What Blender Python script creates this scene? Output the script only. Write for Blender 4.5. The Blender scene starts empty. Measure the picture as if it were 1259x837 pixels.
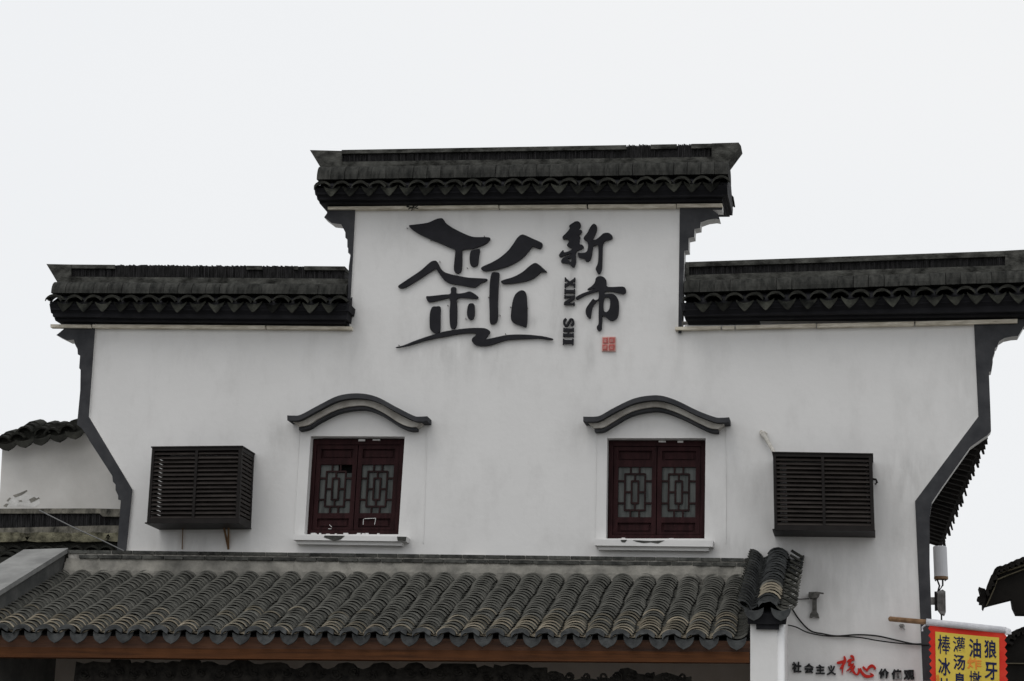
import bpy, math, random
from mathutils import Vector, Matrix
from mathutils.geometry import tessellate_polygon
random.seed(7)
R = random.random
def U(a, b): return a + (b - a) * random.random()
scene = bpy.context.scene
COL = scene.collection

# ------------------------------------------------------------------ camera
PW, PH = 1259, 837
F = 2500.0
cx0, cy0 = PW / 2, PH / 2
vY = Vector((453, 622, F)).normalized()            # the wall's inward direction, seen from the camera (right, down, forward)
za = 300.0
vZ = Vector((za, -(F * F + 453 * za) / 622, F)).normalized()
vX = vY.cross(vZ).normalized()
T0 = F / 122.0
CAM = Vector((0, -T0 * vY.z, 1.6))
right = Vector((vX.x, vY.x, vZ.x)); up = -Vector((vX.y, vY.y, vZ.y)); back = -Vector((vX.z, vY.z, vZ.z))
cam = bpy.data.cameras.new("camera"); cam_o = bpy.data.objects.new("camera", cam); COL.objects.link(cam_o)
cam_o.matrix_world = Matrix(((right.x, up.x, back.x, CAM.x), (right.y, up.y, back.y, CAM.y), (right.z, up.z, back.z, CAM.z), (0, 0, 0, 1)))
cam.sensor_width = 36; cam.sensor_fit = 'HORIZONTAL'; cam.lens = F / PW * 36; cam.clip_end = 3000; cam.clip_start = .1
scene.camera = cam_o

# ------------------------------------------------------------------ sky, sun, exposure
SUN_EL, SUN_AZ = math.radians(58), math.radians(205)   # azimuth clockwise from +Y: behind and a little left of the camera
w = bpy.data.worlds.new("World"); scene.world = w; w.use_nodes = True
nt = w.node_tree; bg = nt.nodes['Background']
sky = nt.nodes.new('ShaderNodeTexSky'); sky.sky_type = 'NISHITA'; sky.sun_disc = False
sky.sun_elevation = SUN_EL; sky.sun_rotation = SUN_AZ; sky.dust_density = 6
cloud = nt.nodes.new('ShaderNodeTexNoise'); cloud.inputs['Scale'].default_value = 1.6; cloud.inputs['Detail'].default_value = 3
cr = nt.nodes.new('ShaderNodeValToRGB')
cr.color_ramp.elements[0].color = (.83, .855, .885, 1); cr.color_ramp.elements[1].color = (.885, .892, .9, 1)
cr.color_ramp.elements[0].position = .3; cr.color_ramp.elements[1].position = .7
tc = nt.nodes.new('ShaderNodeTexCoord'); nt.links.new(tc.outputs['Generated'], cloud.inputs['Vector'])
nt.links.new(cloud.outputs['Fac'], cr.inputs['Fac'])
sc_ = nt.nodes.new('ShaderNodeVectorMath'); sc_.operation = 'SCALE'; sc_.inputs['Scale'].default_value = 10.35
nt.links.new(cr.outputs['Color'], sc_.inputs[0])
mx = nt.nodes.new('ShaderNodeMix'); mx.data_type = 'RGBA'; mx.inputs['Factor'].default_value = .96   # a closed cloud cover over the blue sky
nt.links.new(sky.outputs['Color'], mx.inputs['A']); nt.links.new(sc_.outputs[0], mx.inputs['B'])
nt.links.new(mx.outputs['Result'], bg.inputs['Color']); bg.inputs['Strength'].default_value = .1
sun = bpy.data.lights.new("sun", 'SUN'); sun.energy = .5; sun.angle = math.radians(30); sun.color = (1, .97, .93)
so = bpy.data.objects.new("sun", sun); COL.objects.link(so)
sd = Vector((math.sin(SUN_AZ) * math.cos(SUN_EL), math.cos(SUN_AZ) * math.cos(SUN_EL), math.sin(SUN_EL)))
so.rotation_euler = sd.to_track_quat('Z', 'Y').to_euler(); so.location = (0, 0, 40)
scene.view_settings.view_transform = 'Standard'; scene.view_settings.look = 'None'
scene.view_settings.exposure = 0; scene.view_settings.gamma = 1

# ------------------------------------------------------------------ geometry helpers
def W(px, py, Y=0.0):
    "the point of the plane y = Y that the photograph shows at this pixel"
    c = Vector((px - cx0, py - cy0, F))
    d = Vector((vX.dot(c), vY.dot(c), vZ.dot(c)))
    return CAM + d * ((Y - CAM.y) / d.y)
class MB:
    def __init__(s): s.v = []; s.f = []; s.m = []
    def add(s, vs, fs, mi=0):
        n = len(s.v); s.v += [Vector(q) for q in vs]; s.f += [tuple(n + i for i in f) for f in fs]; s.m += [mi] * len(fs); return s
    def hexa(s, P, mi=0):   # P: bottom four then top four
        return s.add(P, [(3, 2, 1, 0), (4, 5, 6, 7), (0, 1, 5, 4), (1, 2, 6, 5), (2, 3, 7, 6), (3, 0, 4, 7)], mi)
    def box(s, a, b, mi=0):
        x0, y0, z0 = a; x1, y1, z1 = b
        return s.hexa([(x0, y0, z0), (x1, y0, z0), (x1, y1, z0), (x0, y1, z0), (x0, y0, z1), (x1, y0, z1), (x1, y1, z1), (x0, y1, z1)], mi)
    def prism(s, poly, Yf, Yb, holes=(), mf=0, ms=0):
        "outline (pixels at depth Yf) extruded straight back to Yb"
        rings = [[W(x, y, Yf) for x, y in poly]] + [[W(x, y, Yf) for x, y in h] for h in holes]
        return s.extr(rings, Vector((0, Yb - Yf, 0)), mf, ms)
    def extr(s, rings, off, mf=0, ms=0):
        flat = [q for r in rings for q in r]; n0 = len(s.v); N = len(flat)
        tris = tessellate_polygon(rings)
        s.v += flat + [q + off for q in flat]
        want = -off
        for t in tris:
            a, b, c = (flat[i] for i in t)
            if (b - a).cross(c - a).dot(want) < 0: t = (t[0], t[2], t[1])
            s.f.append(tuple(n0 + i for i in t)); s.m.append(mf)
            s.f.append(tuple(n0 + N + i for i in reversed(t))); s.m.append(ms)
        k = n0
        for r in rings:
            L = len(r)
            for i in range(L):
                j = (i + 1) % L; s.f.append((k + i, k + j, k + j + N, k + i + N)); s.m.append(ms)
            k += L
        return s
    def tube(s, pts, r, n=6, mi=0):
        pts = [Vector(p) for p in pts]; rings = []
        for i, p in enumerate(pts):
            d = (pts[min(i + 1, len(pts) - 1)] - pts[max(i - 1, 0)]).normalized()
            a = d.cross(Vector((0, 0, 1)) if abs(d.z) < .9 else Vector((1, 0, 0))).normalized(); b = d.cross(a)
            rr = r[i] if isinstance(r, (list, tuple)) else r
            rings.append([p + a * rr * math.cos(2 * math.pi * k / n) + b * rr * math.sin(2 * math.pi * k / n) for k in range(n)])
        n0 = len(s.v); s.v += [q for g in rings for q in g]
        for i in range(len(rings) - 1):
            for k in range(n):
                a = n0 + i * n + k; b = n0 + i * n + (k + 1) % n
                s.f.append((a, b, b + n, a + n)); s.m.append(mi)
        s.f.append(tuple(n0 + k for k in reversed(range(n)))); s.f.append(tuple(n0 + (len(rings) - 1) * n + k for k in range(n))); s.m += [mi, mi]
        return s
ROOT = {}
def make_mesh(name, mb, mats, off=Vector((0, 0, 0)), smooth=False):
    me = bpy.data.meshes.new(name)
    me.from_pydata([tuple(q - off) for q in mb.v], [], mb.f)
    for m in (mats if isinstance(mats, (list, tuple)) else [mats]): me.materials.append(m)
    me.polygons.foreach_set('material_index', mb.m)
    if smooth: me.polygons.foreach_set('use_smooth', [True] * len(me.polygons))
    me.update(); return me
def fixn(me):
    import bmesh
    b = bmesh.new(); b.from_mesh(me); bmesh.ops.recalc_face_normals(b, faces=b.faces); b.to_mesh(me); b.free()
def top(name, loc, label, cat, group=None):
    o = bpy.data.objects.new(name, None); COL.objects.link(o); o.location = loc; ROOT[o.name] = Vector(loc)
    o.empty_display_size = .2
    o['label'] = label; o['category'] = cat
    if group: o['group'] = group
    return o
def part(name, mb, mats, parent=None, label=None, kind=None, smooth=False, fix=True):
    off = ROOT.get(parent.name, Vector((0, 0, 0))) if parent else Vector((0, 0, 0))
    me = make_mesh(name, mb, mats, off, smooth)
    if fix: fixn(me)
    o = bpy.data.objects.new(name, me); COL.objects.link(o)
    if parent: o.parent = parent; ROOT[o.name] = off
    if label: o['label'] = label
    if kind: o['kind'] = kind
    return o
def lone(name, mb, mats, label, cat, group=None, smooth=False):
    c = sum(mb.v, Vector()) / len(mb.v); zmin = min(q.z for q in mb.v); loc = Vector((c.x, c.y, zmin))
    me = make_mesh(name, mb, mats, loc, smooth); fixn(me)
    o = bpy.data.objects.new(name, me); COL.objects.link(o); o.location = loc; ROOT[o.name] = loc
    o['label'] = label; o['category'] = cat
    if group: o['group'] = group
    return o
def inst(name, me, parent, M):
    "a piece that shares its mesh, M its world matrix"
    o = bpy.data.objects.new(name, me); COL.objects.link(o); o.parent = parent
    o.matrix_local = Matrix.Translation(-ROOT[parent.name]) @ M
    return o
def basis(ax, ay, az, loc):
    return Matrix(((ax.x, ay.x, az.x, loc.x), (ax.y, ay.y, az.y, loc.y), (ax.z, ay.z, az.z, loc.z), (0, 0, 0, 1)))
def lerp(a, b, t): return a + (b - a) * t
def spline(pts, closed=True, k=4):
    out = []; n = len(pts)
    for i in range(n if closed else n - 1):
        p0, p1, p2, p3 = (Vector(pts[(i + j - 1) % n]) if closed else Vector(pts[min(max(i + j - 1, 0), n - 1)]) for j in range(4))
        for q in range(k):
            t = q / k
            out.append(tuple(.5 * ((2 * p1) + (p2 - p0) * t + (2 * p0 - 5 * p1 + 4 * p2 - p3) * t * t + (3 * p1 - p0 - 3 * p2 + p3) * t ** 3)))
    if not closed: out.append(tuple(pts[-1]))
    return out

# ------------------------------------------------------------------ materials
def mat(name, c1, c2=None, scale=4, rough=.8, bump=0, bscale=None, stretch=(1, 1, 1), detail=6, rand=0, lo=.35, hi=.65, spec=.1, metal=0, c3=None, c3pos=None):
    m = bpy.data.materials.new(name); m.use_nodes = True; n = m.node_tree; p = n.nodes['Principled BSDF']
    p.inputs['Roughness'].default_value = rough; p.inputs['Metallic'].default_value = metal
    p.inputs['Specular IOR Level'].default_value = spec
    tc = n.nodes.new('ShaderNodeTexCoord'); mp = n.nodes.new('ShaderNodeMapping'); mp.inputs['Scale'].default_value = stretch
    n.links.new(tc.outputs['Object'], mp.inputs['Vector'])
    vec = mp.outputs['Vector']
    if rand:
        oi = n.nodes.new('ShaderNodeObjectInfo'); ad = n.nodes.new('ShaderNodeVectorMath'); ad.operation = 'ADD'
        sc = n.nodes.new('ShaderNodeMath'); sc.operation = 'MULTIPLY'; sc.inputs[1].default_value = 37
        n.links.new(oi.outputs['Random'], sc.inputs[0]); n.links.new(vec, ad.inputs[0]); n.links.new(sc.outputs[0], ad.inputs[1]); vec = ad.outputs[0]
    no = n.nodes.new('ShaderNodeTexNoise'); no.inputs['Scale'].default_value = scale; no.inputs['Detail'].default_value = detail; no.inputs['Roughness'].default_value = .6
    n.links.new(vec, no.inputs['Vector'])
    rp = n.nodes.new('ShaderNodeValToRGB'); e = rp.color_ramp.elements
    e[0].position = lo; e[1].position = hi; e[0].color = (*c1, 1); e[1].color = (*(c2 or c1), 1)
    if c3: q = e.new(c3pos or .8); q.color = (*c3, 1)
    n.links.new(no.outputs['Fac'], rp.inputs['Fac']); col = rp.outputs['Color']
    if rand:
        hs = n.nodes.new('ShaderNodeHueSaturation'); mr = n.nodes.new('ShaderNodeMapRange')
        mr.inputs['To Min'].default_value = 1 - rand; mr.inputs['To Max'].default_value = 1 + rand
        n.links.new(oi.outputs['Random'], mr.inputs['Value']); n.links.new(mr.outputs[0], hs.inputs['Value']); n.links.new(col, hs.inputs['Color']); col = hs.outputs['Color']
    n.links.new(col, p.inputs['Base Color'])
    if bump:
        b2 = n.nodes.new('ShaderNodeTexNoise'); b2.inputs['Scale'].default_value = bscale or scale * 6; b2.inputs['Detail'].default_value = 5
        n.links.new(vec, b2.inputs['Vector'])
        bn = n.nodes.new('ShaderNodeBump'); bn.inputs['Strength'].default_value = bump; bn.inputs['Distance'].default_value = .02
        n.links.new(b2.outputs['Fac'], bn.inputs['Height']); n.links.new(bn.outputs['Normal'], p.inputs['Normal'])
    m['col'] = 0; m['_p'] = 0
    return m
def overlay(m, color, lo, hi, scale, stretch, strength=1, mask=None, seed=0):
    "a second layer of dirt and darker tone over the base colour; mask = list of (x, z, rx, rz, weight) stains in object space"
    n = m.node_tree; p = n.nodes['Principled BSDF']; src = p.inputs['Base Color'].links[0].from_socket
    tc = n.nodes.new('ShaderNodeTexCoord'); mp = n.nodes.new('ShaderNodeMapping'); mp.inputs['Scale'].default_value = stretch; mp.inputs['Location'].default_value = (seed, seed * 1.7, seed * .3)
    n.links.new(tc.outputs['Object'], mp.inputs['Vector'])
    no = n.nodes.new('ShaderNodeTexNoise'); no.inputs['Scale'].default_value = scale; no.inputs['Detail'].default_value = 8; no.inputs['Roughness'].default_value = .65
    n.links.new(mp.outputs['Vector'], no.inputs['Vector'])
    mr = n.nodes.new('ShaderNodeMapRange'); mr.inputs['From Min'].default_value = lo; mr.inputs['From Max'].default_value = hi; mr.inputs['To Max'].default_value = strength
    n.links.new(no.outputs['Fac'], mr.inputs['Value']); fac = mr.outputs[0]
    if mask:
        sp = n.nodes.new('ShaderNodeSeparateXYZ'); n.links.new(tc.outputs['Object'], sp.inputs[0]); tot = None
        def mth(op, a, b=None):
            q = n.nodes.new('ShaderNodeMath'); q.operation = op
            for i, z in enumerate((a, b)):
                if z is None: continue
                if isinstance(z, (int, float)): q.inputs[i].default_value = z
                else: n.links.new(z, q.inputs[i])
            return q.outputs[0]
        for x, z, rx, rz, wt in mask:
            dx = mth('DIVIDE', mth('SUBTRACT', sp.outputs['X'], x), rx); dz = mth('DIVIDE', mth('SUBTRACT', sp.outputs['Z'], z), rz)
            g = mth('MULTIPLY', mth('EXPONENT', mth('MULTIPLY', mth('ADD', mth('MULTIPLY', dx, dx), mth('MULTIPLY', dz, dz)), -1)), wt)
            tot = g if tot is None else mth('ADD', tot, g)
        fac = mth('MINIMUM', mth('MULTIPLY', fac, tot), 1.0)
    mi = n.nodes.new('ShaderNodeMix'); mi.data_type = 'RGBA'; n.links.new(fac, mi.inputs['Factor']); n.links.new(src, mi.inputs['A']); mi.inputs['B'].default_value = (*color, 1)
    n.links.new(mi.outputs['Result'], p.inputs['Base Color'])

M_WALL = mat('white_plaster', (.705, .698, .688), (.765, .758, .748), scale=.9, rough=.9, bump=.12, bscale=14, lo=.3, hi=.7)
M_TRIM = mat('grey_trim_paint', (.038, .039, .043), (.062, .063, .067), scale=5, rough=.8, bump=.1, bscale=20)
M_TILE = mat('grey_clay_tile', (.04, .041, .037), (.1, .099, .088), scale=9, rough=.85, bump=.3, bscale=50, rand=.22, lo=.3, hi=.7)
M_DUSTLIT = mat('dusty_lit_clay_tile', (.09, .08, .06), (.22, .19, .14), scale=11, rough=.9, bump=.3, bscale=50, rand=.2, lo=.3, hi=.7)
M_LIP = mat('pale_tile_edge', (.085, .085, .076), (.2, .196, .175), scale=9, rough=.9, rand=.3, lo=.3, hi=.7)  # lip faces, set paler than the tile body
M_LIPM = mat('half_dusty_tile_edge', (.14, .13, .1), (.31, .275, .215), scale=9, rough=.9, rand=.3, lo=.3, hi=.7)
M_LIPD = mat('dusty_tile_edge', (.19, .17, .13), (.44, .38, .29), scale=9, rough=.9, rand=.25, lo=.3, hi=.7)
M_COP = mat('weathered_dark_tile', (.012, .0125, .011), (.038, .038, .032), scale=9, rough=.85, bump=.4, bscale=60, rand=.25, lo=.3, hi=.72, c3=(.09, .095, .07), c3pos=.82)
M_CAP = mat('weathered_ridge_tile', (.016, .0165, .0155), (.068, .068, .062), scale=9, stretch=(2.2, 1, .7), rough=.9, bump=.4, bscale=50, rand=.16, lo=.3, hi=.72, c3=(.12, .12, .095), c3pos=.88)
M_RIDGE = mat('weathered_ridge_mortar', (.02, .02, .018), (.11, .11, .1), scale=7, rough=.95, bump=.5, bscale=40, stretch=(1, 1, 1.6), lo=.35, hi=.68)
M_STAND = mat('standing_ridge_tiles', (.01, .01, .01), (.032, .031, .032), scale=14, rough=.8, bump=.3, stretch=(3, 1, .6))
M_FASC = mat('black_moulding', (.012, .012, .014), (.02, .02, .023), scale=3, rough=.7)
M_STRIP = mat('beige_strip', (.48, .43, .34), (.82, .77, .66), scale=9, rough=.85, bump=.2, stretch=(.6, 1, 4))
M_EAVE = mat('grey_eave_tile', (.032, .034, .035), (.068, .071, .071), scale=12, rough=.75, bump=.25, rand=.18)
M_EAVE2 = mat('mossy_drip_tile', (.01, .0105, .0095), (.05, .051, .042), scale=7, rough=.85, bump=.4, rand=.75)
M_BRICK = mat('dark_grey_brick', (.035, .036, .034), (.11, .11, .1), scale=9, rough=.9, bump=.4, rand=.35)
M_JOINT = mat('pale_lime_joint', (.22, .21, .19), (.5, .48, .44), scale=20, rough=.95)
M_MORTD = mat('stained_mortar', (.03, .03, .026), (.24, .225, .19), scale=7, rough=.95, bump=.6, stretch=(1.5, 1, .8), lo=.32, hi=.7)
M_MORT = mat('grey_mortar', (.15, .145, .13), (.34, .325, .29), scale=5, rough=.95, bump=.5, lo=.3, hi=.72)
M_LETT = mat('black_letter_board', (.014, .014, .017), (.021, .021, .025), scale=6, rough=.6, spec=.12)
M_SEALR = mat('red_seal_paint', (.4, .06, .055), (.55, .16, .15), scale=30, rough=.6)
M_SEALP = mat('pale_red_seal_groove', (.55, .3, .27), (.7, .45, .4), scale=30, rough=.7)
M_WOODR = mat('dark_red_wood', (.017, .0058, .0064), (.033, .0115, .0125), scale=6, rough=.6, bump=.15, stretch=(3, 1, .6), spec=.1)
M_LATT = mat('dark_lattice_wood', (.014, .007, .007), (.026, .012, .012), rough=.6)
M_GLASS = mat('frosted_window_glass', (.022, .027, .025), (.085, .092, .086), scale=6, rough=.3, stretch=(3, 1, .35), spec=.3)
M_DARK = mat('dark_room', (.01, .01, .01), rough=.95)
M_SLAT = mat('dark_brown_metal_slat', (.026, .022, .0205), (.042, .036, .033), scale=5, rough=.6, rand=.2)
M_CAGE = mat('dark_brown_metal_frame', (.014, .012, .0115), (.02, .0175, .0165), scale=5, rough=.5)
M_UNIT = mat('grey_beige_casing', (.03, .025, .022), (.05, .042, .036), scale=3, rough=.5)
M_BEAM = mat('orange_brown_timber', (.045, .018, .008), (.11, .042, .015), scale=5, rough=.6, bump=.2, stretch=(.35, 1, 9), lo=.3, hi=.7, c3=(.05, .018, .008), c3pos=.85)
M_BOARD = mat('brown_fascia_timber', (.06, .037, .029), (.15, .075, .046), scale=2.2, rough=.7, bump=.2, stretch=(.5, 1, 6), lo=.35, hi=.7)
M_CARV = mat('black_carved_wood', (.012, .011, .01), (.035, .032, .028), scale=16, rough=.8, bump=.6, bscale=22)
M_CONC = mat('grey_cement_render', (.2, .2, .195), (.3, .3, .29), scale=3, rough=.9, bump=.25)
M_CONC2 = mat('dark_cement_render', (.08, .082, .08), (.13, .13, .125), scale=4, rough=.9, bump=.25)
M_OLD = mat('old_plaster', (.5, .485, .46), (.68, .665, .64), scale=1.2, rough=.9, bump=.25, lo=.3, hi=.7)
M_OLDL = mat('pale_patch_plaster', (.5, .49, .47), (.7, .69, .67), scale=9, rough=.9, bump=.4)
M_MOSS = mat('mossy_stone_ridge', (.035, .033, .024), (.26, .245, .17), scale=11, rough=.95, bump=.6, lo=.33, hi=.7)
M_CABLE = mat('black_cable', (.02, .02, .02), rough=.6)
M_CABLEG = mat('grey_wire', (.2, .2, .2), rough=.5)
M_METAL = mat('dull_galvanised_metal', (.16, .16, .155), (.34, .34, .33), scale=20, rough=.6)
M_METALD = mat('dark_weathered_metal', (.04, .04, .037), (.15, .145, .135), scale=25, rough=.6)
M_PIPE = mat('pale_pipe_foam', (.4, .38, .34), (.6, .58, .54), scale=30, rough=.8)
M_ANT = mat('white_plastic_radome', (.55, .56, .58), (.62, .63, .65), scale=3, rough=.5)
M_RUST = mat('rusty_bracket_paint', (.12, .06, .03), (.22, .15, .09), scale=15, rough=.8)
M_RED = mat('red_banner_cloth', (.62, .03, .02), (.7, .06, .035), scale=5, rough=.7)
M_YEL = mat('yellow_banner_print', (.64, .47, .065), (.72, .55, .1), scale=3, rough=.7)
M_NAVY = mat('navy_print', (.015, .02, .07), rough=.7)
M_ORAN = mat('orange_print', (.75, .22, .04), (.8, .3, .06), scale=30, rough=.7)
M_SLEEVE = mat('white_cloth_sleeve', (.5, .5, .53), (.68, .68, .7), scale=9, rough=.8, bump=.3)
M_POLE = mat('bamboo_pole', (.16, .09, .045), (.3, .18, .1), scale=9, rough=.6)
M_CALR = mat('red_letter_paint', (.45, .02, .015), (.55, .035, .025), scale=10, rough=.5)
M_BLKL = mat('black_letter_paint', (.02, .02, .022), rough=.5)
M_FARW = mat('dark_far_timber', (.012, .011, .01), (.02, .018, .016), scale=3, rough=.8)
M_FARB = mat('faded_far_batten', (.1, .09, .06), (.16, .14, .1), scale=5, rough=.8)
M_PORCH = mat('brownish_plaster', (.52, .45, .4), (.62, .55, .5), scale=2, rough=.9)
M_PVC = mat('white_pvc', (.72, .72, .72), (.78, .78, .78), rough=.4, spec=.4)
M_GROUND = mat('grey_stone_paving', (.15, .147, .14), (.22, .215, .2), scale=.8, rough=.9, bump=.2)
M_SOFF = mat('dark_soffit_timber', (.012, .011, .011), (.03, .027, .025), scale=3, rough=.8)

# ------------------------------------------------------------------ setting
g = MB(); g.add([(-1500, -1500, 0), (1500, -1500, 0), (1500, 1500, 0), (-1500, 1500, 0)], [(0, 1, 2, 3)])
part('ground', g, M_GROUND, kind='structure', fix=False)

# ------------------------------------------------------------------ the hall
HL = W(113, 700, 0)
hall = top('gabled_hall', (W(640, 700).x, .15, 0), 'white plastered hall with stepped black tiled wall tops and two dark red lattice windows', 'building')
H0 = ROOT[hall.name]
winL = [(382, 536), (497.7, 536.5), (489.8, 656.8), (374.2, 656.8)]
winR = [(746.5, 538.5), (867.6, 538.5), (866.2, 662), (745, 662)]
Gz = lambda p: W(p[0], p[1])
innerL = [(431, 395), (117.5, 395), (117, 405), (109.3, 512), (163, 602), (155.6, 676)]
outL = [(143.8, 690), (143.8, 676), (148.5, 615), (145.2, 614), (145.2, 609), (142, 602.5), (142, 595.5), (138.8, 592), (138, 585), (110, 541.8), (105, 533), (101, 527), (94.6, 522), (95.4, 514), (98.6, 480), (99, 454.5), (97.3, 452.4), (98.4, 437), (95.6, 435.5), (95.2, 429), (92, 423), (91, 417.5), (82.4, 418.2), (69.3, 411.8), (78.8, 404), (78, 396)]
innerR = [(836, 395), (1197.5, 395), (1197.5, 400), (1202.9, 512), (1125, 616), (1134.7, 837)]
outR = [(1147, 837), (1145.4, 761), (1143, 693), (1143, 635), (1146, 617), (1158.8, 598), (1193, 549.5), (1210, 537.5), (1214, 535), (1218.5, 530), (1218, 511), (1215.9, 457), (1219, 456.4), (1220.6, 446), (1220.6, 439), (1223, 434), (1223.2, 428), (1226, 426), (1228.5, 419.5), (1235, 415.5), (1244, 413.6), (1252, 413), (1259, 401), (1259, 392)]
innerTL = [(436.9, 250), (436.9, 260), (429.8, 397), (429.5, 405)]
outTL = [(426.3, 405), (426.3, 397), (428.9, 327), (431, 312), (428, 310.5), (428, 305), (427, 303.5), (427, 294), (424.6, 292), (424.5, 285.5), (419.5, 275.6), (408, 274.2), (398.4, 267), (402, 262), (402, 250)]
innerTR = [(835.7, 250), (835.7, 258), (834, 401), (834, 410)]
outTR = [(838, 410), (839.5, 371), (841, 330), (841.5, 308), (846.7, 307.6), (846.7, 292.5), (853.7, 291), (854, 281.4), (861, 280), (861.5, 273.3), (870.7, 270), (880, 268.8), (885, 269.6), (882.8, 263), (876, 258), (888, 258), (888, 250)]
# one wall, its outline following the edge bands, down to the ground behind the canopy
def down(x, y, z): # pixel of the ground-level point straight below
    q = W(x, y); return q
MW = MB()
ring = [W(*p) for p in outTL[::-1][1:]] + [W(*p) for p in [(424, 405), (424, 396)]] + [W(78, 397)] + [W(*p) for p in outL[::-1][1:]]
xl = W(143.8, 690).x; xr = W(1147, 837).x
ring += [Vector((xl, 0, 0)), Vector((xr, 0, 0))] + [W(*p) for p in outR[:-1]] + [W(1259, 397), W(842, 400)] + [W(*p) for p in outTR[:-1]] + [W(884, 256), W(402, 259)]
holes = [[W(*p) for p in winL], [W(*p) for p in winR]]
MW.extr([ring] + holes, Vector((0, .12, 0)))
wall = part('wall', MW, M_WALL, hall, label='white plaster gable wall', fix=True)
# grime on the plaster: below the lettering, beside the cages, under the copings and sills; plain darker blobs below the cages
def st(px, py, rx, rz, wt): q = W(px, py) - H0; return (q.x, q.z, rx, rz, wt)
overlay(M_WALL, (.4, .39, .375), .5, .8, 2.0, (1.6, 1, .7), .3, seed=2)
overlay(M_WALL, (.3, .295, .285), .36, .66, 3.0, (2.6, 1, .6), .48, seed=5, mask=[
    st(560, 425, .6, .3, .7), st(700, 330, .07, .5, .9), st(690, 400, .12, .35, .6), st(655, 395, .08, .06, .9), st(725, 430, .06, .2, .9), st(768, 365, .04, .12, .9), st(680, 380, .05, .2, .6),
    st(1115, 580, .25, .2, .8), st(1120, 640, .3, .8, .5), st(1000, 690, .6, .4, .55), st(930, 595, .1, .2, .5), st(340, 540, .18, .25, .45), st(705, 540, .15, .25, .4), st(905, 570, .12, .4, .35),
    st(235, 668, .5, .12, .7), st(500, 672, .2, .1, .5), st(900, 672, .2, .12, .7), st(1185, 470, .2, .8, .35), st(435, 430, .05, .3, .4), st(833, 430, .06, .5, .5), st(1010, 740, 1.4, .25, .3)])
overlay(M_WALL, (.3, .17, .09), .4, .6, 4, (4, 1, .4), .7, seed=9, mask=[st(224, 662, .025, .14, 1.3), st(282, 662, .03, .14, 1.2)])
for nm, inn, out in (('edge_band', innerL, outL), ('edge_band', innerR, outR), ('edge_band', innerTL, outTL), ('edge_band', innerTR, outTR)):
    m = MB(); m.prism(inn + out, -.03, .13, mf=0, ms=1)
    part(nm, m, [M_TRIM, M_WALL], hall, label='dark grey painted edge band with stepped corbel')

# windows ---------------------------------------------------------
class Quad:
    def __init__(s, q, Y): s.q = [Vector(W(x, y, Y)) for x, y in q]; s.Y = Y
    def P(s, u, v, d=0):
        a = s.q[0].lerp(s.q[1], u); b = s.q[3].lerp(s.q[2], u); r = a.lerp(b, v); r.y = s.Y + d; return r
    def box(s, mb, u0, u1, v0, v1, d0, d1, mi=0):
        mb.hexa([s.P(u0, v1, d0), s.P(u1, v1, d0), s.P(u1, v1, d1), s.P(u0, v1, d1), s.P(u0, v0, d0), s.P(u1, v0, d0), s.P(u1, v0, d1), s.P(u0, v0, d1)], mi)
def window(q, label, broken):
    Q = Quad(q, .1)
    m = MB(); fw = .045
    for b in ((0, 1, .0, .055), (0, 1, .955, 1), (0, fw, .055, .955), (1 - fw, 1, .055, .955)): Q.box(m, *b, 0, .1)
    wn = part('window', m, M_WOODR, hall, label=label)
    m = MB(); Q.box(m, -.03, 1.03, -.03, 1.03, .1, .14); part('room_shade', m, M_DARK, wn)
    for k, (a, b) in enumerate(((fw, .5), (.5, 1 - fw))):
        sw = b - a; S = lambda u: a + sw * u
        m = MB(); st_ = .115
        for (u0, u1, v0, v1) in ((0.01, st_, .06, .95), (1 - st_, .99, .06, .95), (st_, 1 - st_, .06, .1), (st_, 1 - st_, .2, .265), (st_, 1 - st_, .775, .83), (st_, 1 - st_, .925, .95)):
            Q.box(m, S(u0), S(u1), v0, v1, .012, .06)
        part('sash', m, M_WOODR, wn)
        for v0, v1 in ((.1, .2), (.83, .925)):
            m = MB(); Q.box(m, S(st_), S(1 - st_), v0, v1, .04, .055); Q.box(m, S(st_ + .06), S(1 - st_ - .06), v0 + .018, v1 - .018, .03, .041); part('panel', m, M_WOODR, wn)
        gu = lambda u: S(st_ + (1 - 2 * st_) * u); gv = lambda v: .265 + .51 * v
        m = MB(); t = .025; tv = .018
        def bar(u0, v0, u1, v1):
            if u0 == u1: Q.box(m, gu(u0 - t), gu(u0 + t), gv(v0), gv(v1), .018, .034)
            else: Q.box(m, gu(u0), gu(u1), gv(v0 - tv), gv(v0 + tv), .0195, .0325)
        for x in (.2, .8): bar(x, .13, x, .87)
        for x in (.4, .6): bar(x, .27, x, .73)
        for y in (.14, .86): bar(.2, y, .8, y)
        for y in (.28, .72): bar(.4, y, .6, y); bar(0, y, .2, y); bar(.8, y, 1, y)
        bar(.2, .5, .4, .5); bar(.6, .5, .8, .5)
        bar(.5, .14, .5, .27); bar(.5, .73, .5, .86)
        for x in (.37, .63): bar(x, 0, x, .13); bar(x, .87, x, 1)
        part('lattice', m, M_LATT, wn)
        m = MB()
        if broken and k == 0:
            for (u0, u1, v0, v1) in ((0, .55, 0, .17), (0, 1, .17, 1)): Q.box(m, gu(u0), gu(u1), gv(v0), gv(v1), .038, .044)
        else: Q.box(m, gu(0), gu(1), gv(0), gv(1), .038, .044)
        part('pane', m, M_GLASS, wn)
    # flaking plaster left along the frame
    m = MB()
    for i in range(14 if broken else 4):
        u = U(.0, .95); wd = U(.015, .06); Q.box(m, u, u + wd, U(.985, .995), 1.012, -.012 - .001 * i, .0)
    for i in range(2):
        u = U(.1, .8); Q.box(m, u, u + U(.04, .1), .0, U(.012, .022), -.008 - .001 * i, .001)
    part('plaster_flake', m, M_WALL, wn, kind='stuff')
    return wn
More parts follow.
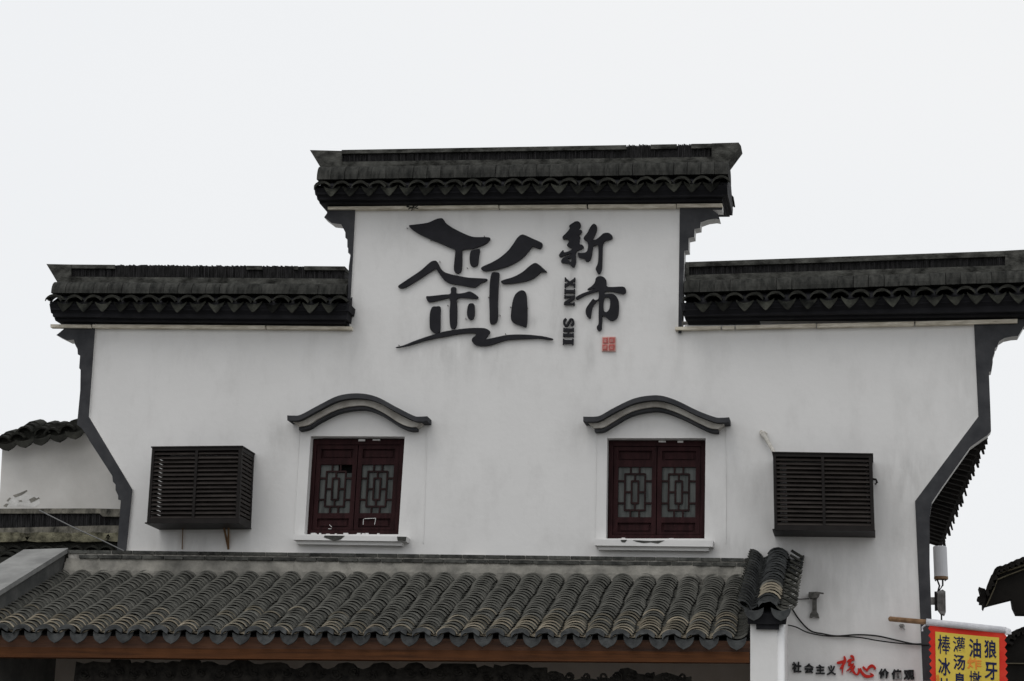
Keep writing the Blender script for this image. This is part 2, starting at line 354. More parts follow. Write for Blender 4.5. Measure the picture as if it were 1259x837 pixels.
wl = window([(384.8, 540), (497.3, 540), (489.6, 657), (377.6, 657)], 'left dark red lattice window with one broken pane', True)
wr = window([(749, 541.5), (867.3, 542), (866, 663), (747.5, 663)], 'right dark red lattice window', False)
# scratched paint on the left window
m = MB()
for a, b in (((448, 637.5), (462, 637)), ((462, 637), (460.5, 645)), ((447, 638), (446.4, 645)), ((405, 645), (408, 648)), ((403.5, 650), (407.5, 650))):
    p = W(*a, .108); q = W(*b, .108); m.tube([p, q], .003, 4)
part('chipped_paint_line', m, M_WALL, wl, kind='stuff')
for q, (a, b, c, d) in (('l', ((359.5, 657.5), (500, 659.5), (499, 665.5), (360, 663.5))), ('r', ((730, 663), (877, 664.5), (876, 672), (731, 670.5)))):
    m = MB(); m.prism([a, b, c, d], -.14, .14)
    L = Vector(d); Rr = Vector(c); dx = 4.5
    m.prism([(L.x + dx, L.y + .01), (Rr.x - dx, Rr.y + .01), (Rr.x - dx - .4, Rr.y + 5.2), (L.x + dx + .4, L.y + 5.2)], -.09, .002)
    part('window_sill', m, M_WALL, hall, label='white stepped sill with chipped plaster')
    # chipped render showing the grey core
    m = MB()
    if q == 'l': chips = [[(399, 658.2), (424, 658.4), (419, 663), (411, 665.2), (404, 662.5), (398, 660.5)], [(488, 659.5), (499.6, 659.8), (499, 665.2), (489, 665)]]
    else: chips = [[(763, 663.6), (771, 663.5), (768, 667), (764, 666)], [(778, 664), (800, 665), (817, 664.2), (809, 668), (800, 666.5), (792, 667.5), (783, 666)]]
    for i, ch in enumerate(chips): m.prism(ch, -.143 - .001 * i, -.139)
    part('chipped_render', m, M_BRICK, hall)
def hood(outer, lower, label):
    def thick(pts, t): # ribbon below a line of pixels
        return pts + [(x, y + t) for x, y in reversed(pts)]
    so_ = spline(outer, False, 5); sl = spline(lower, False, 5)
    m = MB(); m.prism(thick(so_, 6), -.2, 0)
    h = part('window_hood', m, M_TRIM, hall, label=label)
    n = len(so_); mid = []
    a = [(lerp(x, so_[n // 2][0], .045), y + 6 + .02) for x, y in so_]
    b = [(x, y + .4) for x, y in sl]
    m = MB(); m.prism(a + b[::-1], -.13, 0); part('cove', m, M_MORT2, h)
    m = MB(); m.prism(thick(sl, 4.8), -.1, -.002); part('lower_moulding', m, M_TRIM, h)
M_MORT2 = mat('pale_moulding_render', (.32, .3, .27), (.52, .5, .46), scale=6, rough=.9, bump=.2)
def hp(pts, ox, oy, s): return [(ox + x / s, oy + y / s) for x, y in pts]
hood(hp([(50, 154), (80, 155), (115, 150), (200, 105), (290, 62), (385, 51), (470, 68), (560, 115), (640, 155), (670, 160), (705, 158)], 340, 470, 3.805),
     hp([(105, 206), (150, 196), (200, 165), (290, 122), (385, 106), (440, 113), (500, 140), (570, 185), (620, 205), (655, 206)], 340, 470, 3.805), 'curved dark moulding hood over the left window')
hood(hp([(65, 160), (120, 160), (150, 152), (210, 118), (300, 76), (380, 61), (440, 64), (510, 88), (600, 132), (680, 162), (715, 165), (748, 163)], 700, 470, 3.805),
     hp([(118, 212), (160, 208), (200, 185), (290, 135), (385, 114), (450, 120), (530, 150), (610, 190), (660, 212), (698, 216)], 700, 470, 3.805), 'curved dark moulding hood over the right window')
# a shallow raised surround line beside each window
for (x0, y0, x1, y1) in ((524.5, 530, 520, 668), (892.5, 520, 892, 668), (368, 522, 361, 655), (733, 530, 731, 660)):
    m = MB(); m.prism([(x0, y0), (x0 + .8, y0), (x1 + .8, y1), (x1, y1)], -.006, 0); part('plaster_seam', m, M_WALL, hall)

# ------------------------------------------------------------------ tile pieces
def tile_mesh(name, Rr, half, L, t, matl, n=6, flare=0.0, scallop=False):
    "arched tile, axis along +Y (uphill), origin at the crown of its lower edge"
    mb = MB(); vs = []
    for y, rr in ((0, Rr), (L, Rr - flare)):
        for r_ in (rr, rr - t):
            for i in range(n + 1):
                a = lerp(-half, half, i / n); vs.append(Vector((r_ * math.sin(a), y, r_ * math.cos(a) - Rr)))
    k = n + 1; fs = []; lp = []
    for i in range(n):
        fs += [(i, i + 1, 2 * k + i + 1, 2 * k + i), (k + i, 3 * k + i, 3 * k + i + 1, k + i + 1), (2 * k + i, 2 * k + i + 1, 3 * k + i + 1, 3 * k + i)]; lp += [(i, k + i, k + i + 1, i + 1)]
    fs += [(0, 2 * k, 3 * k, k), (n, k + n, 3 * k + n, 2 * k + n)]
    mb.add(vs, fs); n0_ = len(mb.f); mb.f += lp; mb.m += [1 if isinstance(matl, (list, tuple)) else 0] * len(lp); me = make_mesh(name, mb, matl); fixn(me); return me, mb
def crescent_mesh(name, Rr, half, drop, t, matl, n=8):
    "ornamental front lip of an eave cover tile"
    mb = MB(); ring = []
    for i in range(n + 1):
        a = lerp(-half, half, i / n); ring.append(Vector((Rr * math.sin(a), 0, Rr * math.cos(a) - Rr)))
    low = []
    for i in range(n + 1):
        a = lerp(half, -half, i / n); u = i / n
        d = drop * (.75 + .25 * abs(math.sin(u * math.pi * 2.5)))
        low.append(Vector((Rr * 1.0 * math.sin(a) * .97, -.012, Rr * math.cos(a) - Rr - d)))
    mb.extr([ring + low], Vector((0, t, 0))); me = make_mesh(name, mb, matl); fixn(me); return me
def drip_mesh(name, w_, sag, tip, t, matl, n=6, vee=False):
    "tongue of an eave pan tile: concave top, pointed heart below"
    mb = MB(); ring = []
    for i in range(n + 1):
        u = lerp(-1, 1, i / n); ring.append(Vector((w_ * u, 0, -sag * (1 - u * u))))
    for u, z in ((.93, -.2), (.7, -.45), (.45, -.68), (.22, -.88), (0, -1), (-.22, -.88), (-.45, -.68), (-.7, -.45), (-.93, -.2)) if vee else ((.97, -.16), (.92, -.36), (.8, -.56), (.6, -.74), (.36, -.86), (.16, -.93), (0, -1), (-.16, -.93), (-.36, -.86), (-.6, -.74), (-.8, -.56), (-.92, -.36), (-.97, -.16)):
        ring.append(Vector((w_ * u, -.01 * -z, tip * z)))
    mb.extr([ring], Vector((0, t, 0))); me = make_mesh(name, mb, matl); fixn(me); return me
X = Vector((1, 0, 0))

# ------------------------------------------------------------------ wall-top copings
cop_tiles = [tile_mesh('cover_tile', .092, 1.15, .17, .014, M_COP)[0] for _ in range(1)]
cop_cres = crescent_mesh('eave_cover_tile', .1, 1.1, .03, .016, M_COP)
cop_drip = drip_mesh('drip_tile', .088, .035, .125, .014, M_EAVE2, vee=True)
def coping(xa, xb, L_, R_, label, ridge_x, flares, stand_x, flange_segs, cap_x, ncap, arc_x, narc, fas_x, strips, gaps=False, rough_top=()):
    "L_/R_: pixel heights (ridge top, recess top, recess bottom, ridge bottom, cap bottom, arc bottom, drip bottom, fascia bottom, strip top, strip bottom) at xa and xb"
    def Y_(i, x): return lerp(L_[i], R_[i], (x - xa) / (xb - xa))
    def band(x0, x1, i0, i1, Yf, Yb, mb, d0=0, d1=0, n=1):
        for k in range(n):
            a = lerp(x0, x1, k / n); b = lerp(x0, x1, (k + 1) / n)
            mb.prism([(a, Y_(i0, a) + d0), (b, Y_(i0, b) + d0), (b, Y_(i1, b) + d1), (a, Y_(i1, a) + d1)], Yf, Yb)
    # body of the coping: fascia mouldings
    m = MB()
    def undercut(i, x, Yd): return -(Yd / 20.4) * (1040 - Y_(i, x))
    x0, x1 = fas_x
    A = [(x0 - 3, Y_(5, x0) + 1), (x1 + 3, Y_(5, x1) + 1), (x1 + 1.5, Y_(6, x1) - 1), (x0 - 1.5, Y_(6, x0) - 1)]
    m.prism(A, -.235, .53)
    B = [(x0, Y_(6, x0) - 1.2), (x1, Y_(6, x1) - 1.2), (x1 - 1, Y_(7, x1) - 8), (x0 + 1, Y_(7, x0) - 8)]
    m.prism(B, -.2, .5)
    C = [(x0 + 2, Y_(7, x0) - 9), (x1 - 2, Y_(7, x1) - 9), (x1 - 4, Y_(7, x1) - 3), (x0 + 4, Y_(7, x0) - 3)]
    m.prism(C, -.13, .43)
    body = part('coping', m, M_FASC, hall, label=label)
    # ridge: mortar flanges and the standing tiles between them
    m = MB(); band(*ridge_x, 2, 3, .03, .27, m); 
    for s0, s1 in flange_segs: band(s0, s1, 0, 1, .035, .265, m)
    m2 = m
    part('ridge_flange', m2, M_RIDGE, body)
    for f in flares:
        m = MB(); m.prism(f, .025, .275); part('ridge_end', m, M_RIDGE, body)
    m = MB(); x = stand_x[0]
    while x < stand_x[1] - .5:
        wd = U(1.7, 2.6); inseg = any(s0 <= x < s1 for s0, s1 in flange_segs)
        tp = 1 if inseg else 0
        dy = 0 if inseg else U(-.6, 1.0)
        e = min(x + wd - .45, stand_x[1])
        m.prism([(x, Y_(tp, x) + dy), (e, Y_(tp, e) + dy), (e, Y_(2, e)), (x, Y_(2, x))], U(.055, .075), .24); x += wd
    part('standing_tile', m, M_STAND, body, kind='stuff')
    m = MB(); m.prism([(stand_x[0], Y_(0, stand_x[0]) + 2), (stand_x[1], Y_(0, stand_x[1]) + 2), (stand_x[1], Y_(2, stand_x[1])), (stand_x[0], Y_(2, stand_x[0]))], .09, .21)
    part('ridge_core', m, M_STAND, body)
    m = MB(); band(cap_x[0] + 1.5, cap_x[1] - 1.5, 3, 4, .02, .28, m, -.5, -1)
    part('ridge_bed', m, M_STAND, body)
    # row of half round tiles along the ridge foot, axis along the wall
    step = (cap_x[1] - cap_x[0]) / ncap
    for k in range(ncap):
        a = cap_x[0] + k * step + U(-.6, .6) * (k > 0); b = cap_x[0] + (k + 1) * step
        mb = MB(); Rr = .135; n = 7; tw = 0 if k % 2 else .004; j = U(-.004, .006)
        pt = W(a, Y_(3, a), .03); pb = W(a, Y_(4, a), -.06)
        za_, zb_ = W((a + b) / 2, Y_(3, (a + b) / 2), .03).z, W((a + b) / 2, Y_(4, (a + b) / 2), -.08).z
        vs = []; xa_, xb_ = W(a, Y_(3, a), -.0).x, W(b - .3, Y_(3, b), -.0).x
        prof = []
        for q in range(n + 1):
            th = lerp(0, math.pi / 2, q / n)
            prof.append((.03 - (.115 + tw + j) * math.sin(th) ** 1 + 0, zb_ + (za_ - zb_) * math.cos(th) ** .8))
        prof = [(.15, za_)] + prof + [(.0, zb_ - .0)]
        back_ = [(.3 - y_, z_) for y_, z_ in reversed(prof[1:])]
        pr = prof + back_
        zl = W(a, Y_(3, a), .03).z - za_; zr = W(b, Y_(3, b), .03).z - za_
        N = len(pr); mb.add([(xa_, y_, z_ + zl) for y_, z_ in pr] + [(xb_, y_, z_ + zr) for y_, z_ in pr],
               [tuple(range(N)), tuple(reversed(range(N, 2 * N)))] + [(i, (i + 1) % N, N + (i + 1) % N, N + i) for i in range(N)])
        part('ridge_tile', mb, M_CAP, body)
    # sloping bed under the eave tiles
    xs0, xs1 = arc_x
    def zt(x): return W(x, Y_(4, x), -.05).z
    def zb(x): return W(x, Y_(5, x) - 1.0, -.28).z
    m = MB()
    pts = []
    for x in (xs0 + 4, xs1 - 4):
        Xw = W(x, Y_(5, x), -.28).x
        pts.append([(Xw, -.26, zb(x) - .04), (Xw, -.0, zt(x) - .02), (Xw, .3, zt(x) - .02), (Xw, .56, zb(x) - .04), (Xw, .5, zb(x) - .12), (Xw, -.2, zb(x) - .12)])
    if not gaps:
        m.add(pts[0] + pts[1], [(0, 1, 2, 3, 4, 5), (11, 10, 9, 8, 7, 6)] + [(i, (i + 1) % 6, 6 + (i + 1) % 6, 6 + i) for i in range(6)])
        part('tile_bed', m, M_FASC, body)
    else:   # thin bed, open under the ridge tiles
        def slab4(a, b, c, d): m.add([a, b, c, d] + [Vector(q) - Vector((0, 0, .02)) for q in (a, b, c, d)], [(0, 1, 2, 3), (7, 6, 5, 4), (0, 4, 5, 1), (1, 5, 6, 2), (2, 6, 7, 3), (3, 7, 4, 0)])
        V = Vector
        slab4(V(pts[0][0]), V(pts[1][0]), V(pts[1][1]) - V((0, 0, .06)), V(pts[0][1]) - V((0, 0, .06)))
        slab4(V(pts[0][3]), V(pts[1][3]), V(pts[1][2]) - V((0, 0, .06)), V(pts[0][2]) - V((0, 0, .06)))
        part('tile_bed', m, M_FASC, body)
    step = (xs1 - xs0) / narc
    for k in range(narc):
        x = xs0 + (k + .5) * step
        ct = W(x, Y_(4, x) + 1.2, -.06); cb = W(x, Y_(4, x) + 2.0, -.3)
        for side in (0, 1):
            if side: # rear slope mirrored
                ct2 = Vector((ct.x, .3 - ct.y, ct.z)); cb2 = Vector((cb.x, .3 - cb.y, cb.z)); A_, B_ = cb2, ct2
            else: A_, B_ = cb, ct
            u = (B_ - A_).normalized(); sx = X if not side else -X
            nn = sx.cross(u).normalized()
            if side:
                inst('cover_tile', cop_tiles[0], body, basis(sx, u, nn, A_)); continue
            for q in range(3):
                loc = A_ + u * (.01 + q * .085) + nn * (-.004 * q + U(0, .006)) + sx * U(-.005, .005)
                tl = Matrix.Rotation(-.1 + U(-.03, .03), 4, 'X') @ Matrix.Rotation(U(-.05, .05), 4, 'Y')
                if q == 0: inst('eave_cover_tile', cop_cres, body, basis(X, Vector((0, 1, 0)), Vector((0, 0, 1)), A_ + Vector((U(-.008, .008), -.012, U(-.006, .004)))) @ Matrix.Rotation(U(-.14, .14), 4, 'Y'))
                inst('cover_tile', cop_tiles[0], body, basis(sx, u, nn, loc) @ tl)
        x2 = xs0 + (k + 1) * step
        if k < narc - 1:
            dp = W(x2, Y_(6, x2), -.27); h = (W(x2, Y_(5, x2), -.27) - dp).z
            inst('drip_tile', cop_drip, body, Matrix.Translation(dp + Vector((U(-.004, .004), 0, .105 + U(-.005, .004)))) @ Matrix.Rotation(U(-.07, .07), 4, 'Y') @ Matrix.Rotation(-.1, 4, 'X'))
    for s0, s1 in strips:
        m = MB(); j = U(-.9, .9)
        m.prism([(s0, Y_(8, s0) - .6), (s1, Y_(8, s1) - .6 + j * .4), (s1, Y_(9, s1) - 2.2 + j * .4), (s0, Y_(9, s0) - 2.2)], -.06 - U(0, .006), .0)
        part('strip_board', m, M_STRIP, body)
    return body
TL_ = [184.5, 189, 199, 205.5, 220.5, 227, 240, 253, 254.5, 259.5]; TR_ = [176, 181.5, 192.5, 199.5, 214, 223, 234, 249, 250.5, 256.5]
coping(400, 890, TL_, TR_, 'dark tiled coping on top of the tall central step', (394.5, 896), [[(381, 184.3), (420, 185.3), (420, 206), (394, 205.8)], [(875, 176), (908, 175), (911, 179), (896, 199.3), (875, 199.6)]],
       (420, 875), [(420, 770), (800, 832), (850, 875)], (393, 896), 30, (384, 898), 22, (389, 892), [(403, 507), (508.5, 612.5), (614, 721), (723, 831), (832, 888)])
LL_ = [324.8, 329.4, 339.8, 347, 360, 369.5, 382, 397, 399, 404.5]; LR_ = [327.3, 332, 342.5, 349.8, 361.5, 372, 383, 400, 401.5, 407]
coping(60, 425, LL_, LR_, 'dark tiled coping on the left step, its ridge partly worn', (71, 428), [[(57, 324.4), (87, 325), (87, 347.2), (70.5, 347)]],
       (87, 424), [(87, 141), (303, 322), (361, 366), (374, 424)], (68, 428), 21, (56, 428), 16, (64, 427), [(62, 112), (113.5, 326), (327.5, 432)])
RL_ = [322, 328, 338, 345.3, 359.5, 371, 382.5, 396, 402, 407.5]; RR_ = [308, 314.8, 326, 333.5, 347.5, 359, 371.3, 391, 393, 399.5]
coping(845, 1240, RL_, RR_, 'dark tiled coping on the right step with small gaps of sky', (843, 1275), [[(842.6, 322), (847, 322), (847, 344.8), (842.6, 344.8)], [(1236, 308), (1290, 305), (1275, 330.7), (1236, 333)]],
       (847, 1236), [(847, 1236)], (842, 1275), 23, (838, 1278), 17, (840, 1272), [(830, 886), (888, 903), (904.5, 1003), (1004.5, 1124), (1125.5, 1251)], gaps=False)

# ------------------------------------------------------------------ canopy roof over the street front
YT, YE = -.04, -1.95
cTL, cTR = W(105, 697.5, YT), W(907, 703, YT)
cBL, cBR = W(10, 766, YE), W(890, 773.5, YE)
def zT(x): return lerp(cTL.z, cTR.z, (x - cTL.x) / (cTR.x - cTL.x))
def zB(x): return lerp(cBL.z, cBR.z, (x - cBL.x) / (cBR.x - cBL.x))
def S(x, s): return Vector((x, lerp(YT, YE, s), lerp(zT(x), zB(x), s)))
PITCH = (cTR.x - W(105, 700, YT).x) / 30.0
rowsx = [cTR.x - i * PITCH for i in range(-0, 33)]
xl_c = W(60, 700, YT).x - .1; xr_c = W(922, 770, YE).x
m = MB()   # deck
xa_, xb_ = rowsx[-1] - .15, xr_c
q = [S(xa_, 0), S(xb_, 0), S(xb_, .955), S(xa_, .955)]
m.hexa([p - Vector((0, 0, .17)) for p in q] + [p - Vector((0, 0, .12)) for p in q])
canopy = part('canopy_roof', m, M_SOFF, hall, label='long grey clay tile lean-to roof')
udir = (S(0, 0) - S(0, 1)).normalized(); ndir = X.cross(udir).normalized(); SL = (S(0, 0) - S(0, 1)).length
NT = 25; EXP = SL / NT
tA, mbA = tile_mesh('cover_tile', .116, 1.04, .165, .0115, [M_TILE, M_LIP], n=8)
tM, _ = tile_mesh('cover_tile', .116, 1.04, .165, .0115, [M_TILE, M_LIPM], n=8)
tB, _ = tile_mesh('cover_tile', .116, 1.04, .165, .0115, [M_TILE, M_LIPD], n=8)
eC = crescent_mesh('eave_cover_tile', .1, .98, .052, .022, M_EAVE)
eD = drip_mesh('drip_tile', .086, .03, .118, .016, M_EAVE)
tilt = math.asin((.0115 + .0095) / EXP)
rest = MB(); pans = MB()
_pm, PANSRC = tile_mesh('pan_tile', .11, .95, .2, .014, [M_TILE, M_LIP])
def dusty(px, s, far):
    if px > 600: b = .62 + .3 * (1 - math.exp(-((px - 790) / 170) ** 2))
    elif px < 190: b = .68
    else: b = .86
    return R() < max(0, min(.92, (s - b) / (1.02 - b) * 1.25))
count = 0
def transf(mb, src, M, mi=0):
    n = len(mb.v); mb.v += [M @ v for v in src.v]; mb.f += [tuple(n + i for i in f) for f in src.f]; mb.m += [2 * mi + q for q in src.m]
for i, rx in enumerate(rowsx):
    ph, ph2 = U(0, 6.28), U(0, 6.28); am = U(.004, .012)
    for k in range(NT + 1):
        s = 1 - k / NT
        wob = am * math.sin(ph + k * .55) + .004 * math.sin(ph2 + k * 1.3)
        base = S(rx + wob, s) + ndir * U(-.001, .0015)
        M = basis(X, udir, ndir, base) @ Matrix.Rotation(-tilt + U(-.008, .008) + (U(-.05, .03) if R() < .04 else 0), 4, 'X') @ Matrix.Rotation(U(-.02, .02), 4, 'Y') @ Matrix.Rotation(U(-.03, .03), 4, 'Z')
        px = lerp(10, 890, (rx - cBL.x) / (cBR.x - cBL.x))
        d = dusty(px, s, 0)
        if k < 9: inst('cover_tile', (tB if R() < .6 else tM) if d else (tM if R() < .18 else tA), canopy, M); count += 1
        else: transf(rest, mbA, M, 1 if d else 0)
    b = S(rx, 1.008)
    inst('eave_cover_tile', eC, canopy, Matrix.Translation(b + Vector((U(-.004, .004), -.012, .0))) @ Matrix.Rotation(U(-.07, .07), 4, 'Y') @ Matrix.Rotation(-.25, 4, 'X'))
    # pan channel to the left of this row
    xc = rx - PITCH / 2
    for k in range(20):
        s = 1 - k / 20 - .008
        base = S(xc + U(-.004, .004), s) - ndir * (.1 if k else .088)
        M = basis(-X, udir, -ndir, base) @ Matrix.Rotation(.13 + U(-.02, .02), 4, 'X')
        transf(pans, PANSRC, M, 1 if (k < 2 or dusty(px, s, 0)) else 0)  # lowest pans always paler: dust plus the lit crescent put into the colour
    dp = S(xc, 1.02) - ndir * .052
    inst('drip_tile', eD, canopy, Matrix.Translation(dp + Vector((U(-.004, .004), -.01, U(-.004, .003)))) @ Matrix.Rotation(U(-.06, .06), 4, 'Y') @ Matrix.Rotation(-.12, 4, 'X')) if i < 32 else None

part('upper_cover_tile', rest, [M_TILE, M_LIP, M_DUSTLIT, M_LIPD], canopy, kind='stuff', fix=False)
part('pan_tile', pans, [M_TILE, M_LIP, M_DUSTLIT, M_LIPD], canopy, kind='stuff', fix=False)
# mortar fillet and two brick courses along the wall above the tiles
m = MB(); N = 90; prev = None; secs = []
for i in range(N + 1):
    px = lerp(84, 921, i / N); x = W(px, 690).x; zt_ = W(px, lerp(686.2, 690.4, (px - 156) / 765) + U(-.5, .5), -.05).z
    zb_ = zT(x) - .04 + U(-.012, .012); yb = -.1 + U(-.02, .02)
    secs.append([Vector((x, -.05, zt_)), Vector((x, yb, zb_)), Vector((x, yb, zb_ - .12)), Vector((x, 0, zb_ - .12)), Vector((x, 0, zt_))])
for a, b in zip(secs, secs[1:]):
    m.add(a + b, [(j, (j + 1) % 5, 5 + (j + 1) % 5, 5 + j) for j in range(5)])
part('mortar_fillet', m, M_MORT, canopy)
for c_ in range(2):
    px = 84 + (c_ * 13)
    while px < 924:
        L = U(24, 30); e = min(px + L - 1.1, 926); f0 = lambda x: lerp(676.6, 686.0, (x - 156) / 765) * 1 + c_ * 5.8
        m = MB(); d = -.06 - U(0, .012) - .012 * c_
        m.prism([(px, f0(px) + .2), (e, f0(e) + .2), (e, f0(e) + 4.3), (px, f0(px) + 4.3)], d, 0); part('brick', m, M_BRICK, canopy); px += L
m = MB(); m.prism([(84, 676.1), (926, 686.6), (926, 697), (84, 687)], -.052, 0); part('brick_joint', m, M_JOINT, canopy)
# timber under the eave
m = MB(); m.prism([(-60, 780.5), (922.5, 788), (922.5, 803), (-60, 796)], YE + .04, YE + .08); part('fascia_board', m, M_BOARD, canopy)
m = MB(); m.prism([(-60, 795), (921.5, 801.5), (921.5, 814.5), (-60, 807.2)], YE + .0, YE + .14); part('beam', m, M_BEAM, canopy)
# shaded ground-floor wall behind the canopy
a, b = W(-80, 800, -.02), W(923, 800, -.02); zz = min(S(a.x, 0).z, S(b.x, 0).z) - .2
m = MB(); m.box((a.x - 1, -.06, 0), (b.x, -.001, zz)); part('porch_wall', m, M_PORCH, hall, label='dim brownish wall under the canopy')
# last pan channel against the right end wall
xc = rowsx[0] + PITCH * .55; m = MB(); _l = m
for k in range(20):
    M = basis(-X, udir, -ndir, S(xc, 1 - k / 20 - .008) - ndir * .09) @ Matrix.Rotation(.13 + U(-.02, .02), 4, 'X')
    transf(m, PANSRC, M, 0)
part('end_pan_tile', m, [M_TILE, M_LIP], canopy, kind='stuff', fix=False)
inst('drip_tile', eD, canopy, Matrix.Translation(S(xc, 1.02) - ndir * .056) @ Matrix.Rotation(-.12, 4, 'X'))
# side walls that carry the canopy
zc = lambda p, Yf: W(*p, Yf)
a, b = W(922.5, 757, YE), W(956.5, 758, YE)
m = MB(); dz = zT(a.x) - zB(a.x)
m.hexa([(a.x, YE, 0), (b.x, YE, 0), (b.x, 0, 0), (a.x, 0, 0), (a.x, YE, a.z), (b.x, YE, a.z), (b.x, 0, a.z + dz), (a.x, 0, a.z + dz)])
part('side_wall', m, M_WALL, hall, label='white end wall under the small tiled cap')
m = MB(); p = W(959.7, 765, YE + .02); m.tube([Vector((p.x, p.y, p.z)), Vector((p.x, p.y, .2)), Vector((p.x, p.y - .05, .1))], .034, 12); part('downpipe', m, M_PVC, hall, smooth=True, label='white plastic downpipe beside the end wall')
# small tiled cap running down that end wall
x0, x1 = W(919, 750, YE - .1).x, W(966, 750, YE - .1).x
cz = W(945, 741, YE).z; ct = W(949, 676, -.05).z
def S2(x, s): return Vector((x, lerp(-.02, YE - .06, s), lerp(ct, cz, s)))
u2 = (S2(0, 0) - S2(0, 1)).normalized(); n2 = X.cross(u2).normalized(); SL2 = (S2(0, 0) - S2(0, 1)).length
m = MB(); q = [S2(x0, 0), S2(x1, 0), S2(x1, 1), S2(x0, 1)]
m.hexa([p - Vector((0, 0, .19)) for p in q] + [p - Vector((0, 0, .1)) for p in q])
q = [S2(x0 + .07, 0), S2(x1 - .06, 0), S2(x1 - .06, .99), S2(x0 + .07, .99)]
m.hexa([p - Vector((0, 0, .24)) for p in q] + [p - Vector((0, 0, .188)) for p in q])
cap = part('end_wall_cap', m, M_FASC, hall, label='small black tiled cap sloping down the right end wall')
bigA, _ = tile_mesh('cover_tile', .112, 1.15, .2, .016, [M_COP, M_LIP]); bigD, _ = tile_mesh('cover_tile', .112, 1.15, .2, .016, [M_COP, M_LIPD]); bigK, _ = tile_mesh('cover_tile', .112, 1.15, .2, .016, [M_COP, M_EAVE])
panA, _ = tile_mesh('pan_tile', .11, 1.0, .2, .014, [M_TILE, M_LIP]); panK, _ = tile_mesh('pan_tile', .11, 1.0, .2, .014, [M_COP, M_EAVE])
xc = W(945, 741, YE).x
edT, _ = tile_mesh('edge_tile', .05, .9, .12, .012, [M_COP, M_EAVE])
for k in range(20):
    s = 1 - k / 20; M = basis(X, u2, n2, S2(xc + U(-.006, .006), s) + n2 * .055) @ Matrix.Rotation(-.26 + U(-.05, .05), 4, 'X') @ Matrix.Rotation(U(-.06, .06), 4, 'Y')
    inst('cover_tile', (bigD if 2 <= k <= 5 else bigA if k < 9 and R() < .5 else bigK), cap, M)
    for sgn, xo, dz_ in ((-1, -.165, -.02), (1, .15, -.035)):
        M = basis(-X, u2, -n2, S2(xc + xo, s) - n2 * .075 + Vector((0, 0, dz_ + .03))) @ Matrix.Rotation(.2 + U(-.03, .03), 4, 'X')
        inst('pan_tile', (panA if sgn > 0 and k < 14 else panK), cap, M)
    # edge tiles laid across, tips overhanging each side
    for sgn in (-1, 1):
        if sgn < 0 and k % 1: continue
        base = S2(xc + sgn * .175, s) + n2 * .02
        ax = Vector((0, 1, 0)); out = Vector((sgn, 0, -.62)).normalized()
        yv = -out; zv = n2.cross(yv); zv = (n2 - yv * n2.dot(yv)).normalized(); xv = yv.cross(zv)
        if sgn > 0 and k % 2 == 0: inst('edge_tile', edT, cap, basis(xv, yv, zv, base + out * U(.06, .09) + n2 * .01) @ Matrix.Rotation(.35 + U(-.1, .1), 4, 'Y'))
        if sgn < 0: inst('edge_tile', panK, cap, basis(X, u2, n2, base + Vector((.015, 0, -.035))) @ Matrix.Rotation(.9, 4, 'Y') @ Matrix.Rotation(-.2, 4, 'X'))
for xo in (-.12, .11):
    inst('drip_tile', eD, cap, Matrix.Translation(S2(xc + xo, 1.03) - n2 * .03))
inst('eave_cover_tile', eC, cap, Matrix.Translation(S2(xc, 1.02) + n2 * .06))
# left end wall: sloping rendered cap with a dark side
A1, A2 = W(29, 675.5, -.05), W(84, 673.6, -.05)
dzs = zT(A2.x) - zB(A2.x)
m = MB(); Yb = YE - .15; k_ = (Yb + .05) / (YE - YT) ; f = lambda P, s: Vector((P.x, lerp(-.05, Yb, s), P.z - dzs * s * abs(k_)))
q0, q1, q2, q3 = f(A1, 0), f(A2, 0), f(A2, 1), f(A1, 1)
m.hexa([p - Vector((0, 0, .05)) for p in (q0, q1, q2, q3)] + [q0, q1, q2, q3], 0)
lcap = part('end_wall_coping', m, M_CONC, hall, label='plain grey cement coping sloping down the left end wall')
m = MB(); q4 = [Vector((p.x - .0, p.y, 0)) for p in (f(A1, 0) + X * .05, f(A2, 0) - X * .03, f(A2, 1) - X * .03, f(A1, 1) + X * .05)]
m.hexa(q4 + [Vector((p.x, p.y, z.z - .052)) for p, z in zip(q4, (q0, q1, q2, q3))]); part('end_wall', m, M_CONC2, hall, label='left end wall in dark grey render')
# inner lining of the left end wall and the carved board hung behind the beam
m = MB(); b_ = hp([(-60, 840 - 785)], 0, 785, 1)
edge = hp([(50, 290), (68, 142), (120, 155), (175, 140), (230, 145), (280, 148), (283, 128), (395, 130), (400, 155), (440, 142), (485, 150), (500, 135), (560, 150), (610, 146), (625, 150), (665, 138), (710, 142), (722, 132), (825, 130), (838, 150), (880, 140), (910, 142), (950, 160), (1000, 163), (1060, 132), (1130, 134), (1170, 156), (1210, 158), (1258, 148)], 80, 785, 5.036)
e2 = []
for c in (363, 403, 446, 489, 530):
    e2 += [(c - 18, 814), (c - 12, 815.5), (c - 8, 820), (c, 822.5), (c + 8, 820), (c + 13, 815.5)]
e3 = hp([(0, 128), (100, 130), (108, 152), (150, 136), (195, 150), (200, 132), (240, 142), (290, 130), (370, 134), (400, 150), (470, 148), (470, 178), (490, 168), (520, 168), (550, 180), (565, 205), (620, 212), (650, 206), (700, 205), (740, 212), (745, 198), (800, 204), (835, 180), (850, 155), (890, 150), (930, 165), (940, 180), (985, 186), (1025, 172), (1028, 192), (1070, 176), (1110, 180), (1170, 200), (1215, 195), (1215, 225)], 560, 785, 4.197)
m = MB(); Yc = YE + .3
m.prism(edge + e2 + e3 + [(850, 905), (88, 900)], Yc, Yc + .05)
board = lone('carved_board', m, M_CARV, 'black carved wooden board with scalloped top edge hanging under the canopy beam', 'carved board')
